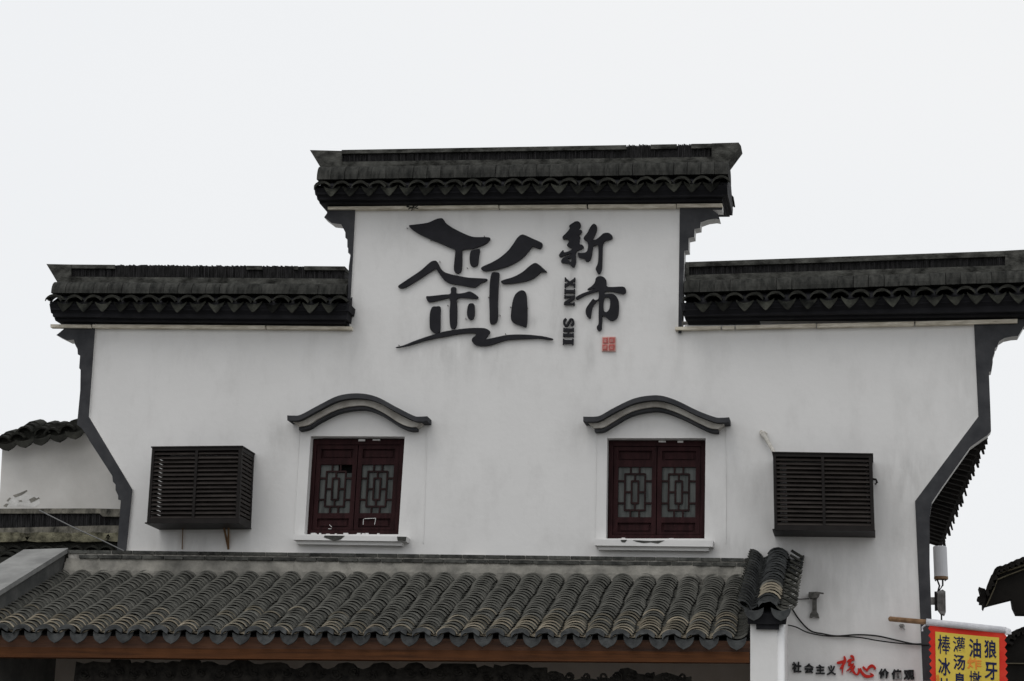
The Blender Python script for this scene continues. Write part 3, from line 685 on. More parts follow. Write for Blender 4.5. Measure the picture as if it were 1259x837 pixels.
# relief scrolls on the board
def scroll(cx, cy, r, turns=1.6, sgn=1):
    pts = []
    for i in range(22):
        a = i / 21 * turns * 2 * math.pi; rr = r * (1 - i / 26)
        pts.append(W(cx + sgn * rr * math.cos(a), cy + rr * math.sin(a), Yc - .006))
    return pts
xs = 104
while xs < 840:
    cy = 826 + U(-1, 3)
    if 585 < xs: cy = 832
    m = MB(); m.tube(scroll(xs, cy, U(5, 8), U(1.3, 2), random.choice((-1, 1))), .011, 5); o = part('scroll', m, M_CARV, board); xs += U(17, 24)

# ------------------------------------------------------------------ side roof of the hall seen edge-on past the right band
P0 = W(1214, 534, .32); P1 = W(1158, 672, 7.6); Xi = W(1143, 640, .32).x - .6
m = MB()
m.hexa([(Xi, P0.y, P0.z + .32), (P0.x, P0.y, P0.z), (P1.x, P1.y, P1.z), (Xi, P1.y, P1.z + .32), (Xi, P0.y, P0.z + .38), (P0.x, P0.y, P0.z + .06), (P1.x, P1.y, P1.z + .06), (Xi, P1.y, P1.z + .38)])
sr = part('side_roof', m, M_SOFF, hall, label='dark underside of the side roof behind the right edge band')
n_ = 30
sd_, _ = tile_mesh('eave_tile', .11, 1.0, .22, .016, M_COP)
drp = drip_mesh('drip_tile', .1, .03, .09, .02, M_SOFF)
for k in range(n_):
    p = P0.lerp(P1, (k + .3) / n_)
    o = inst('eave_tile', drp, sr, basis(Vector((0, 1, 0)), Vector((-1, 0, 0)), Vector((0, 0, 1)), p + Vector((.0 + U(-.02, .02), 0, .05))) @ Matrix.Rotation(U(-.2, .2), 4, 'Y') @ Matrix.Rotation(-.15, 4, 'X'))
for k in range(24):
    y = lerp(P0.y + .1, P1.y - .1, k / 23); m = MB(); xo = lerp(P0.x, P1.x, k / 23)
    m.hexa([(Xi + .1, y, P0.z + .2), (xo - .05, y, P0.z - .07), (xo - .05, y + .07, P0.z - .07), (Xi + .1, y + .07, P0.z + .2), (Xi + .1, y, P0.z + .3), (xo - .05, y, P0.z + .0), (xo - .05, y + .07, P0.z + .0), (Xi + .1, y + .07, P0.z + .3)])
    part('rafter', m, M_SOFF, sr)
# the hall's body behind the gable wall
m = MB(); zt2 = P0.z - .02
m.box((xl + .2, .3, 0), (xr - .12, 8, zt2 - .35)); part('rear_body', m, M_OLD, hall)

# ------------------------------------------------------------------ signs on the wall
Z1 = lambda L: hp(L, 480, 260, 9.3); Z2 = lambda L: hp(L, 580, 260, 9.3); Z3 = lambda L: hp(L, 480, 340, 9.3); Z4 = lambda L: hp(L, 580, 340, 9.3)
strokes = [
 Z1([(212, 160), (260, 150), (420, 128), (500, 95), (560, 75), (600, 82), (640, 135), (720, 190), (840, 250), (930, 285), (1010, 292), (1080, 290), (1140, 302), (1110, 350), (1060, 382), (1010, 400), (940, 422), (830, 435), (820, 480), (818, 620), (805, 685), (770, 705), (735, 690), (725, 640), (735, 520), (740, 440), (690, 415), (600, 375), (480, 325), (350, 265), (250, 205)]),
 Z1([(920, 450), (960, 435), (1020, 430), (1012, 500), (1000, 600), (970, 625), (940, 630), (912, 600), (905, 520)]),
 Z1([(88, 855), (110, 832), (240, 745), (350, 670), (440, 590), (480, 565), (520, 562), (545, 590), (570, 640), (610, 685), (670, 710), (780, 735), (900, 755), (1080, 765), (1108, 775), (1090, 795), (1040, 815), (1000, 845), (970, 864), (900, 859), (800, 839), (690, 822), (630, 795), (585, 748), (545, 690), (515, 650), (480, 672), (400, 725), (300, 790), (190, 855), (145, 872), (100, 872)]),
 Z2([(105, 650), (130, 625), (230, 580), (330, 520), (420, 440), (480, 360), (520, 300), (560, 268), (600, 265), (700, 310), (790, 350), (808, 375), (795, 415), (770, 422), (720, 405), (690, 400), (660, 440), (600, 510), (520, 570), (400, 630), (280, 660), (170, 678), (125, 672)]),
 Z2([(335, 795), (380, 775), (480, 745), (580, 690), (650, 630), (700, 595), (735, 588), (780, 615), (855, 685), (840, 692), (795, 690), (760, 720), (700, 765), (620, 795), (500, 815), (380, 825), (345, 815)]),
 Z4([(225, -34), (255, -52), (300, -49), (315, -29), (305, 100), (298, 300), (297, 480), (270, 530), (235, 542), (208, 525), (203, 400), (200, 240), (207, 60)]),
 Z3([(410, 225), (450, 222), (600, 205), (685, 195), (690, 140), (710, 118), (745, 122), (752, 145), (755, 190), (840, 185), (900, 168), (945, 185), (1000, 225), (1000, 240), (985, 252), (900, 245), (765, 245), (762, 350), (760, 520), (745, 580), (715, 596), (690, 585), (678, 520), (675, 400), (680, 250), (600, 258), (500, 280), (440, 290), (415, 262)]),
 Z3([(480, 345), (525, 340), (570, 345), (570, 450), (568, 600), (560, 630), (520, 646), (470, 620), (450, 580), (447, 480), (455, 400)]),
 Z3([(895, 315), (925, 303), (955, 315), (962, 360), (960, 440), (945, 480), (920, 493), (890, 475), (875, 430), (880, 360)]),
 Z4([(470, 270), (500, 200), (550, 160), (590, 158), (620, 190), (632, 300), (635, 450), (628, 550), (612, 580), (580, 565), (520, 545), (470, 520), (447, 480), (450, 400)]),
 Z3([(65, 805), (150, 785), (300, 725), (450, 675), (600, 630), (750, 605), (900, 588), (1030, 586), (1090, 592), (1135, 620), (1130, 650), (1090, 710), (1150, 705), (1260, 680), (1350, 665), (1490, 660), (1630, 668), (1750, 682), (1830, 700), (1860, 712), (1845, 720), (1790, 718), (1710, 705), (1610, 708), (1430, 715), (1330, 725), (1240, 750), (1150, 780), (1050, 792), (980, 782), (935, 745), (935, 705), (980, 665), (965, 645), (900, 643), (780, 655), (650, 680), (500, 705), (350, 745), (200, 790), (80, 812)])]
logo = top('calligraphy_emblem', W(590, 426, -.03), 'large black brush-stroke emblem of a roofed house, left on the tall wall', 'sign')
for s_ in strokes:
    m = MB(); m.prism(spline(s_, True, 3), -.036, -.012); part('stroke', m, M_LETT, logo)
pins = MB()
for px, py in ((501, 281), (530, 296), (596, 291), (640, 290), (661, 300), (672, 334), (541, 322), (502, 352), (573, 392), (615, 388), (611, 365), (628, 378), (649, 379), (551, 376), (563, 371), (601, 366), (491, 425), (541, 411), (622, 411), (663, 416), (575, 330)):
    p = W(px, py); pins.tube([p, p + Vector((0, -.03, 0))], .005, 5)
part('pin', pins, M_METAL, logo, kind='stuff')
K5 = lambda L: hp(L, 680, 265, 10.46); K6 = lambda L: hp(L, 680, 330, 7.61)
xin_l = K5([(205, 130), (250, 95), (290, 72), (330, 75), (355, 110), (350, 150), (328, 176), (365, 185), (370, 210), (345, 240), (325, 248), (350, 275), (340, 310), (340, 350), (345, 368), (375, 375), (395, 405), (360, 430), (320, 445), (297, 470), (290, 510), (295, 590), (280, 640), (262, 662), (238, 652), (200, 615), (150, 610), (110, 602), (102, 585), (120, 552), (165, 522), (205, 512), (236, 495), (232, 486), (150, 508), (100, 530), (77, 520), (82, 492), (118, 450), (133, 445), (142, 470), (200, 457), (238, 436), (235, 412), (190, 395), (178, 375), (198, 345), (198, 320), (175, 297), (140, 302), (121, 290), (127, 262), (165, 225), (213, 165)])
xin_h = K5([(188, 552), (212, 545), (236, 545), (230, 590), (208, 582)])
xin_r = K5([(515, 105), (550, 115), (565, 150), (555, 210), (515, 305), (560, 300), (610, 260), (650, 225), (710, 220), (745, 240), (765, 270), (750, 300), (700, 315), (665, 330), (640, 380), (635, 500), (630, 640), (625, 690), (605, 740), (580, 745), (550, 700), (552, 665), (575, 610), (583, 500), (580, 400), (572, 372), (520, 392), (510, 430), (495, 520), (475, 570), (440, 588), (415, 575), (400, 550), (340, 540), (320, 510), (320, 480), (360, 478), (420, 470), (445, 430), (450, 370), (430, 330), (395, 300), (400, 270), (440, 220), (475, 150)])
shi = K6([(400, 90), (430, 70), (470, 78), (498, 110), (502, 165), (560, 172), (640, 168), (672, 178), (682, 205), (672, 232), (640, 235), (560, 215), (503, 210), (482, 222), (480, 240), (520, 235), (565, 240), (605, 280), (615, 340), (610, 430), (590, 470), (550, 488), (520, 475), (466, 437), (460, 480), (455, 540), (455, 565), (435, 585), (412, 570), (410, 540), (425, 515), (425, 420), (427, 305), (388, 330), (367, 370), (356, 430), (348, 468), (320, 450), (305, 415), (310, 370), (350, 310), (375, 283), (392, 294), (425, 280), (425, 210), (400, 217), (320, 242), (260, 272), (225, 290), (212, 280), (220, 262), (280, 230), (352, 206), (398, 182), (330, 200), (325, 188), (360, 165), (390, 130)])
shi_h = K6([(480, 275), (505, 266), (528, 280), (534, 320), (525, 380), (500, 406), (476, 395), (470, 340)])
names = top('character_sign', W(730, 400, -.03), 'two black calligraphy characters mounted one above the other, right of the emblem', 'sign')
m = MB(); m.prism(spline(xin_l, True, 3), -.036, -.012, [spline(xin_h, True, 3)]); m.prism(spline(xin_r, True, 3), -.036, -.012); part('character', m, M_LETT, names, label='upper black calligraphy character')
m = MB(); m.prism(spline(shi, True, 3), -.036, -.012, [spline(shi_h, True, 3)]); part('character', m, M_LETT, names, label='lower black calligraphy character')
lat = top('latin_lettering', W(699, 424, -.02), 'small black letters XIN SHI running down the wall beside the two characters', 'sign')
sI = [(0, 0), (.5, 0), (.5, .12), (.4, .12), (.4, .88), (.5, .88), (.5, 1), (0, 1), (0, .88), (.1, .88), (.1, .12), (0, .12)]
sH = [(0, 0), (.38, 0), (.38, .12), (.32, .12), (.32, .42), (.58, .42), (.58, .12), (.52, .12), (.52, 0), (.9, 0), (.9, .12), (.84, .12), (.84, .88), (.9, .88), (.9, 1), (.52, 1), (.52, .88), (.58, .88), (.58, .57), (.32, .57), (.32, .88), (.38, .88), (.38, 1), (0, 1), (0, .88), (.06, .88), (.06, .12), (0, .12)]
sN = [(0, 0), (.34, 0), (.34, .12), (.25, .12), (.25, .66), (.68, 0), (.92, 0), (.92, .88), (1, .88), (1, 1), (.68, 1), (.68, .88), (.76, .88), (.76, .42), (.36, 1), (0, 1), (0, .88), (.07, .88), (.07, .12), (0, .12)]
sX = [(0, 0), (.38, 0), (.38, .12), (.3, .12), (.47, .36), (.64, .12), (.56, .12), (.56, 0), (1, 0), (1, .12), (.92, .12), (.62, .52), (.86, .88), (.95, .88), (.95, 1), (.58, 1), (.58, .88), (.64, .88), (.5, .68), (.36, .88), (.43, .88), (.43, 1), (.02, 1), (.02, .88), (.1, .88), (.38, .5), (.08, .12), (0, .12)]
def ribbon(pts, t):
    c = spline(pts, False, 4); a = []; b = []
    for i, p in enumerate(c):
        d = Vector(c[min(i + 1, len(c) - 1)]) - Vector(c[max(i - 1, 0)]); n = Vector((-d.y, d.x)).normalized() * t / 2
        a.append(tuple(Vector(p) + n)); b.append(tuple(Vector(p) - n))
    return a + b[::-1]
sS = ribbon([(.78, .72), (.66, .88), (.42, .93), (.2, .82), (.2, .66), (.4, .55), (.6, .46), (.78, .33), (.75, .15), (.5, .07), (.28, .09), (.12, .26)], .2)
for ch, sh, y0, y1, wd in (('X', sX, 82, 180, 1), ('I', sI, 190, 236, .5), ('N', sN, 246, 346, 1), ('S', sS, 456, 543, .9), ('H', sH, 553, 640, .9), ('I', sI, 655, 713, .5)):
    ln = []
    for u, v in sh:
        yy = lerp(y0, y1, u / wd); xx = lerp(109, 208, v) - (yy - 80) * .03
        ln.append((xx, yy))
    m = MB(); m.prism(K6(ln), -.035, -.01); part('letter', m, M_LETT, lat)
seal = top('seal_plaque', W(748.5, 432, -.02), 'small red square seal plaque with four carved cells below the calligraphy', 'plaque')
m = MB(); m.prism(K6([(459, 640), (584, 638), (583, 775), (456, 773)]), -.02, -.002); part('backing', m, M_SEALP, seal)
def glyphish(cells):
    for (x0, y0, x1, y1) in cells:
        m = MB(); m.prism(K6([(x0, y0), (x1, y0), (x1, y1), (x0, y1)]), -.028, -.021)
        pc = part('seal_cell', m, M_SEALR, seal); m = MB(); cx, cy = (x0 + x1) / 2, (y0 + y1) / 2
        for (a, b, c, d) in ((-16, -12, 16, -9), (-2, -18, 2, 16), (-16, 2, -4, 5), (5, 0, 16, 3), (-13, -10, -10, 12), (-14, 13, 15, 16)):
            dx = U(-2, 2); m.prism(K6([(cx + a + dx, cy + b), (cx + c + dx, cy + b), (cx + c + dx, cy + d), (cx + a + dx, cy + d)]), -.031 - U(0, .002), -.0285)
        part('carved_mark', m, M_SEALP, pc)
glyphish([(468, 648, 512, 698), (526, 646, 575, 696), (464, 712, 508, 764), (524, 710, 575, 764)])

# text ------------------------------------------------------------
def glyph(ch, bold):
    cu = bpy.data.curves.new('glyph', 'FONT'); cu.body = ch; cu.extrude = 1; cu.offset = bold; cu.resolution_u = 3
    o = bpy.data.objects.new('glyph', cu); COL.objects.link(o); bpy.context.view_layer.update()
    me = bpy.data.meshes.new_from_object(o.evaluated_get(bpy.context.evaluated_depsgraph_get()))
    vs = [v.co.copy() for v in me.vertices]; fs = [tuple(p.vertices) for p in me.polygons]
    bpy.data.objects.remove(o); bpy.data.curves.remove(cu); bpy.data.meshes.remove(me)
    x0, x1 = min(v.x for v in vs), max(v.x for v in vs); y0, y1 = min(v.y for v in vs), max(v.y for v in vs)
    return [((v.x - x0) / (x1 - x0), 1 - (v.y - y0) / (y1 - y0), (v.z + 1) / 2) for v in vs], fs
def put_glyph(ch, quad, Yw, th, bold=.02, fn=None):
    vs, fs = glyph(ch, bold); m = MB(); out = []
    for u, v, z in vs:
        a = Vector(quad[0]).lerp(Vector(quad[1]), u); b = Vector(quad[3]).lerp(Vector(quad[2]), u); p = a.lerp(b, v)
        q = W(p.x, p.y, Yw); y = Yw if fn is None else fn(q)
        if fn is not None: q.y = y
        out.append(Vector((q.x, q.y - th * z, q.z)))
    m.add(out, fs); return m
def rect(x0, x1, y0, y1, sk=0): return [(x0, y0), (x1, y0 + sk), (x1, y1 + sk), (x0, y1)]
slog = top('slogan_lettering', W(1050, 836, -.01), 'row of nine small raised Chinese characters, black and red, low on the right wall', 'sign')
for ch, q, mt, b in (('社', rect(973.6, 985.5, 813.6, 827), M_BLKL, .035), ('会', rect(988.6, 1000.6, 815.5, 828), M_BLKL, .035), ('主', rect(1003, 1014.2, 817, 828.8), M_BLKL, .035), ('义', rect(1016.5, 1028, 817.5, 830), M_BLKL, .04),
                  ('价', rect(1080.3, 1093, 822, 834.2), M_BLKL, .035), ('值', rect(1096, 1108.6, 822.8, 835.2), M_BLKL, .035), ('观', rect(1111, 1124.3, 823.6, 836), M_BLKL, .035)):
    part('character', put_glyph(ch, q, -.002, .022, b), mt, slog, fix=False)
def brush(lines):
    m = MB()
    for i, (pts, t) in enumerate(lines):
        c = spline(pts, False, 4); a = []; b = []; n_ = len(c)
        for j, p in enumerate(c):
            d = Vector(c[min(j + 1, n_ - 1)]) - Vector(c[max(j - 1, 0)]); nn = Vector((-d.y, d.x)).normalized() * t / 2 * (1.15 - .85 * abs(2 * j / (n_ - 1) - .8) ** 1.6)
            a.append(tuple(Vector(p) + nn)); b.append(tuple(Vector(p) - nn))
        m.prism(hp(a + b[::-1], 1025, 800, 22.09), -.022 - .0004 * i, -.002)
    return m
part('character', brush([([(85, 330), (210, 305), (345, 235)], 75), ([(285, 140), (305, 260), (245, 430), (232, 660)], 66), ([(275, 330), (220, 430), (160, 500)], 55),
   ([(450, 130), (520, 165), (560, 250)], 62), ([(365, 300), (450, 240), (575, 262)], 52), ([(480, 260), (410, 390), (555, 350)], 56), ([(545, 340), (460, 460), (335, 560)], 50), ([(570, 400), (520, 500), (425, 590)], 48), ([(480, 470), (560, 600), (640, 655)], 60)]), M_CALR, slog, label='red brush-written character')
part('character', brush([([(665, 470), (685, 560), (640, 650), (580, 630)], 52), ([(715, 470), (780, 610), (900, 695), (1075, 665), (970, 590)], 75), ([(790, 425), (850, 490), (930, 540)], 56), ([(890, 560), (960, 450), (1050, 405), (1130, 480), (1085, 505)], 70)]), M_CALR, slog, label='red brush-written character')

# banner ----------------------------------------------------------
YB = -.55
ban = top('food_banner', W(1188, 778, YB), 'red and yellow cloth banner with navy food characters hanging at the right corner', 'banner')
# sheet hangs in the plane y = YB with a slight ripple
def bw(q): return YB + .012 * math.sin(q.x * 9 + q.z * 2.0)
def sheet(poly_fn, x0, x1, nx, ny, dY, mt, name):
    m = MB(); 
    for j in range(ny + 1):
        for i in range(nx + 1):
            px, py = poly_fn(i / nx, j / ny); q = W(px, py, YB); q.y = bw(q) + dY; m.v.append(q)
    n = (nx + 1) * (ny + 1)
    m.v += [q + Vector((0, .003, 0)) for q in m.v[:n]]
    for j in range(ny):
        for i in range(nx):
            a = j * (nx + 1) + i; m.f.append((a, a + nx + 1, a + nx + 2, a + 1)); m.m.append(0)
            m.f.append((n + a, n + a + 1, n + a + nx + 2, n + a + nx + 1)); m.m.append(0)
    def side(idx):
        for a, b in zip(idx, idx[1:]): m.f.append((a, b, n + b, n + a)); m.m.append(0)
    side([j * (nx + 1) for j in range(ny + 1)]); side([j * (nx + 1) + nx for j in range(ny + 1)]); side(list(range(nx + 1))); side([ny * (nx + 1) + i for i in range(nx + 1)])
    return part(name, m, mt, ban)
def saw(v, n): t = (v * n) % 1; return (1 - t) if t > .25 else t * 4 * .75 + .0
def red(u, v):
    xl_ = lerp(1142.5, 1147, v); xr_ = lerp(1235, 1240, v); tooth = 3.4 * abs(((v * 17) % 1) - .5) * 2
    x = lerp(xl_ - 1.5 + tooth, xr_ + 2.5 - tooth * .9, u); return x, lerp(768, 778.3, u) + 150 * v
sheet(red, 0, 0, 12, 102, 0, M_RED, 'cloth')
sheet(lambda u, v: (lerp(lerp(1149.8, 1152, v), lerp(1228.2, 1229.5, v), u), lerp(776.5, 784, u) + 136 * v), 0, 0, 12, 40, -.006, M_YEL, 'printed_field')
fnb = lambda q: bw(q) - .0075
def bq(x0, x1, y0, y1): s = .095 * (x1 - x0); return [(x0, y0), (x1, y0 + s), (x1 + .2, y1 + s), (x0 + .2, y1)]
for ch, q, mt in (('棒', bq(1152.9, 1168.3, 780, 803.5), M_NAVY), ('灌', bq(1171.6, 1186.5, 781.8, 801.5), M_NAVY), ('油', bq(1191.2, 1206, 784.6, 807.5), M_NAVY), ('狼', bq(1210, 1225, 786, 808.6), M_NAVY),
                  ('冰', bq(1153.4, 1168.5, 808, 830), M_NAVY), ('汤', bq(1172, 1186.6, 804, 823), M_NAVY), ('炸', bq(1189, 1206.5, 807.8, 822), M_ORAN), ('牙', bq(1210.3, 1226, 813.5, 835), M_NAVY),
                  ('臭', bq(1173, 1187, 826, 848), M_NAVY), ('墩', bq(1191.5, 1207, 824, 847), M_NAVY), ('炒', bq(1154, 1169, 833, 856), M_NAVY), ('香', bq(1150.5, 1155, 829, 838), M_ORAN)):
    part('character', put_glyph(ch, q, YB, .0015, .008 if ch in '灌棒墩' else .022, fnb), mt, ban, fix=False)
m = MB(); m.tube([W(1138.5, 764.5, YB), W(1188, 769.6, YB), W(1237, 775, YB)], .032, 10); part('pole_sleeve', m, M_SLEEVE, ban, smooth=True)
m = MB(); m.tube([W(1237, 775, YB), W(1239.5, 776, YB - .02), W(1240, 780, YB - .02)], .03, 6); part('knot', m, M_SLEEVE, ban)
m = MB(); m.tube([W(1094.5, 760.8, YB + .5), W(1140, 765, YB)], .024, 8); part('pole', m, M_POLE, ban, label='brown bamboo pole end')
m = MB(); m.tube([W(1138, 768, YB), W(1134, 771, YB + .02), W(1134, 776, YB + .02)], .009, 5); part('tie_string', m, M_SLEEVE, ban)

# ------------------------------------------------------------------ louvred cages and the units inside
def cage(front, Yf, label, unit_label):
    Q = Quad(front, Yf); D = -Yf
    root = top('louvred_cage', Q.P(.5, 1, D), label, 'air conditioner cage', 'louvred cages on the wall')
    m = MB()
    for b in ((0, 1, 0, .04), (0, 1, .95, 1), (0, .03, .04, .95), (.965, 1, .04, .95), (.487, .515, .04, .95)): Q.box(m, *b, 0, .035)
    for u0, u1 in ((0, .045), (.955, 1)): Q.box(m, u0, u1, 0, 1, D - .04, D - .001)
    for u0, u1 in ((0, .03), (.97, 1)):
        for v0, v1 in ((0, .05), (.92, 1)): Q.box(m, u0, u1, v0, v1, .035, D - .04)
    part('frame', m, M_CAGE, root)
    m = MB(); Q.box(m, -.01, 1.01, -.018, -.002, -.01, D - .002); part('top_panel', m, M_CAGE, root)
    m = MB(); Q.box(m, -.02, 1.005, 1.001, 1.016, -.004, D - .002); part('bottom_panel', m, M_CAGE, root)
    ns = 16
    for i in range(ns):
        v = lerp(.068, .922, i / (ns - 1)); h = .0235
        for u0, u1 in ((.03, .487), (.515, .965)):
            m = MB(); j = U(-.002, .002); v_ = v + j
            m.hexa([Q.P(u0, v_ + h, .004), Q.P(u1, v_ + h, .004), Q.P(u1, v_ + h + .004, .012), Q.P(u0, v_ + h + .004, .012), Q.P(u0, v_ - h * .6, .03), Q.P(u1, v_ - h * .6, .03), Q.P(u1, v_ - h * .6 + .004, .036), Q.P(u0, v_ - h * .6 + .004, .036)])
            part('slat', m, M_SLAT, root)
        for uu in (0.002, .976):
            m = MB(); a0, a1 = uu, uu + .02
            m.hexa([Q.P(a0, v + h, .04), Q.P(a1, v + h, .04), Q.P(a1, v + h, D - .045), Q.P(a0, v + h, D - .045), Q.P(a0, v - h * .5, .04), Q.P(a1, v - h * .5, .04), Q.P(a1, v - h * .5, D - .045), Q.P(a0, v - h * .5, D - .045)])
            part('side_slat', m, M_SLAT, root)
    un = top('outdoor_unit', Q.P(.5, .93, .2), unit_label, 'air conditioner', 'air conditioners in the cages')
    m = MB(); Q.box(m, .13, .93, .1, .93, .08, D - .03); part('casing', m, M_UNIT, un)
    m = MB(); c = Q.P(.42, .52, .075)
    for r_ in (.06, .12, .18, .24):
        m.tube([c + Vector((r_ * math.cos(a), -.004, r_ * math.sin(a))) for a in [j * math.pi / 10 for j in range(21)]], .006, 4)
    part('fan_grille', m, M_CAGE, un)
    return root, Q
c1, Q1 = cage([(187, 550.5), (297.5, 549.5), (293.3, 641.5), (180.5, 642)], -.42, 'dark brown louvred metal cage left of the left window, its right side showing', 'air conditioner unit glimpsed through the slats of the left cage')
c2, Q2 = cage([(950.3, 557), (1072.4, 559), (1075.5, 651.5), (952, 650)], -.42, 'dark brown louvred metal cage hung right of the right window, seen square on', 'air conditioner unit glimpsed through the slats of the right cage')
m = MB()
for a, b in (((281, 646), (280.5, 675)), ((275, 646), (281, 675))):
    m.tube([W(a[0], a[1], -.12), W(b[0], b[1], -.005)], .012, 5)
part('bracket', m, M_RUST, c1)
m = MB(); m.tube([W(225, 648, -.1), W(224, 675, -.006)], .006, 5); part('drain_wire', m, M_RUST, c1)
m = MB(); m.tube([W(936, 531, 0), W(937.5, 533, -.05), W(943, 541, -.06), W(949.5, 552, -.1), W(952, 557, -.14)], [.02, .03, .022, .018, .018], 8)
m.tube([W(940, 530.5, -.01), W(943, 533, -.03), W(942, 535.5, -.03)], .006, 5)
lone('refrigerant_pipe', m, M_PIPE, 'short pale insulated pipe from a hole in the wall to the right cage', 'pipe')
m = MB(); m.tube([W(1073, 589, -.05), W(1077, 589.5, -.05), W(1078.2, 593, -.05), W(1076, 595.5, -.05)], .012, 6)
part('hook', m, M_CAGE, c2)

# ------------------------------------------------------------------ small fixtures and cables on the right wall
wb = top('wall_bracket', W(1001, 757, -.05), 'small old metal wall bracket with cable clamp below the right cage', 'bracket')
K7 = lambda L: hp(L, 900, 650, 4.477)
m = MB(); m.prism(K7([(443, 378), (466, 378), (466, 455), (476, 470), (480, 490), (462, 486), (450, 480), (435, 489), (426, 486), (430, 468), (442, 455)]), -.05, -.0); part('stem', m, M_METALD, wb)
m = MB(); m.prism(K7([(422, 348), (470, 346), (482, 352), (478, 366), (466, 380), (430, 382), (420, 372)]), -.1, -.01); m.tube([W(1005, 728.5, -.08), W(1012.5, 729.5, -.1)], .008, 5); part('clamp', m, M_METALD, wb)
def cable(name, pts, r, label, mt=M_CABLE, Yd=-.02, group=None):
    m = MB(); m.tube([W(x, y, Yd + (z[0] if z else 0)) for x, y, *z in [(*p,) for p in spline(pts, False, 5)]], r, 5); return lone(name, m, mt, label, 'cable', group)
cable('wall_cable', K7([(330, 440), (370, 500), (430, 560), (500, 578), (580, 590), (690, 583), (800, 590), (900, 612), (990, 632), (1040, 634), (1085, 630)]), .0075, 'black cable sagging from the tiled cap to the banner corner, the upper strand')
cable('wall_cable', K7([(290, 527), (350, 540), (420, 572), (520, 590), (600, 592), (700, 598), (800, 615), (900, 628), (1000, 636), (1085, 640)]), .0065, 'thin dark cable starting beside the end wall, the lower strand', Yd=-.035)
cable('wall_cable', K7([(350, 388), (385, 387), (425, 385)]), .005, 'short thin wire between the tiled cap and the wall bracket')
m = MB(); m.tube([W(1108, 769, 0), W(1110, 769.5, -.04)], .02, 6); m.tube([W(1110, 769.5, -.04), W(1112, 774, -.05)], .008, 5)
lone('wall_peg', m, M_METAL, 'tiny grey metal peg in the wall under the bamboo pole', 'peg')
cable('overhead_wire', [(48, 627), (90, 648), (125, 664), (152, 677)], .006, 'thin grey wire crossing the old ridge at the left edge', M_CABLEG, Yd=-.1)

# ------------------------------------------------------------------ mobile antenna by the right corner
an = top('mobile_antenna', W(1155, 758, .5), 'white cylindrical mobile antenna with grey radio unit below, beside the right edge band', 'antenna')
YA = .5
m = MB(); A_ = W(1155.5, 673, YA); B_ = W(1157, 709, YA); rr = (W(1164.5, 690, YA) - W(1147.5, 690, YA)).length / 2
m.tube([A_ + Vector((0, 0, .01)), A_, B_], [rr * .93, rr, rr], 20); part('radome', m, M_ANT, an)
m = MB(); m.tube([B_, B_ - Vector((0, 0, .025))], [rr * 1.03, rr * 1.03], 20); part('base_ring', m, M_RUST, an)
for a, b in (((1152, 712), (1153, 728)), ((1159, 712), (1154, 727)), ((1149.5, 711), (1149.5, 714)), ((1161.5, 711), (1161.5, 714))):
    m = MB(); p, q = W(*a, YA), W(*b, YA); m.tube([p, (p + q) / 2 + Vector((.02, 0, 0)), q], .009, 5); part('jumper_cable', m, M_CABLE, an)
m = MB(); m.prism([(1152.5, 727), (1159, 724.5), (1162.5, 727), (1163, 752), (1161.5, 755.5), (1157, 754), (1152.5, 748)], YA - .06, YA + .08)
part('radio_unit', m, M_METAL, an)
m = MB()
for k in range(5): m.prism([(1154 + k * 1.9, 728), (1154.7 + k * 1.9, 728), (1154.7 + k * 1.9, 750), (1154 + k * 1.9, 750)], YA - .085, YA - .061)
part('cooling_fin', m, M_METAL, an)
m = MB(); m.prism([(1149, 727), (1152, 727), (1152.2, 750), (1149.5, 750)], YA - .05, YA + .02); m.tube([W(1157.5, 754, YA), W(1157.6, 763, YA)], .008, 5); part('cable_bundle', m, M_CABLE, an)
m = MB(); m.prism([(1140, 734), (1150, 734), (1150, 743), (1140, 743)], YA - .02, YA + .02); part('mounting_bracket', m, M_METAL, an)

# ------------------------------------------------------------------ older house at the left
nb = top('old_house', W(60, 690, .6) * 1.0 - Vector((0, 0, W(60, 690, .6).z)), 'older white house at the far left, peeling plaster under a dark curved tile coping', 'building')
YN = .55
m = MB(); m.prism([(3, 546), (30, 543), (60, 539), (100, 531), (170, 530), (170, 640), (-2, 640)], YN, YN + .3)
m.prism([(-60, 634), (170, 634), (170, 700), (-60, 700)], YN + .02, YN + .3)
part('wall', m, M_OLD, nb, label='grey-white plaster wall with peeling patches')
# peeled patches standing proud
K8 = lambda L: hp(L, 0, 480, 3.805)
m = MB()
pp = [K8([(60, 490), (95, 478), (125, 465), (128, 470), (100, 490), (70, 500)]), K8([(30, 515), (45, 500), (52, 503), (38, 520)]), K8([(15, 540), (28, 528), (40, 530), (30, 545)]), K8([(135, 510), (160, 497), (172, 505), (180, 498), (185, 505), (165, 515), (145, 525)]), K8([(85, 515), (100, 512), (105, 520), (90, 520)])]
for i, p in enumerate(pp): m.prism(p, YN - .004, YN + .004)
part('bare_patch', m, M_MORT, nb)
m = MB(); m.prism(K8([(50, 500), (110, 485), (180, 495), (188, 530), (165, 545), (40, 545), (20, 540)]), YN - .002, YN + .004); part('fresh_plaster', m, M_OLDL, nb)
cN = tile_mesh('cover_tile', .1, 1.2, .2, .018, M_COP)[0]; dN = drip_mesh('drip_tile', .11, .03, .11, .02, M_COP)
K9 = lambda L: hp(L, 0, 500, 10.46)
m = MB(); m.prism(K9([(-60, 395), (80, 395), (160, 360), (240, 300), (430, 290), (450, 250), (600, 240), (820, 205), (1000, 170), (1100, 170), (1100, 300), (900, 330), (700, 370), (450, 400), (100, 450), (-60, 470)]), YN - .12, YN + .42)
ncop = part('coping', m, M_COP, nb, label='sagging dark tile coping')
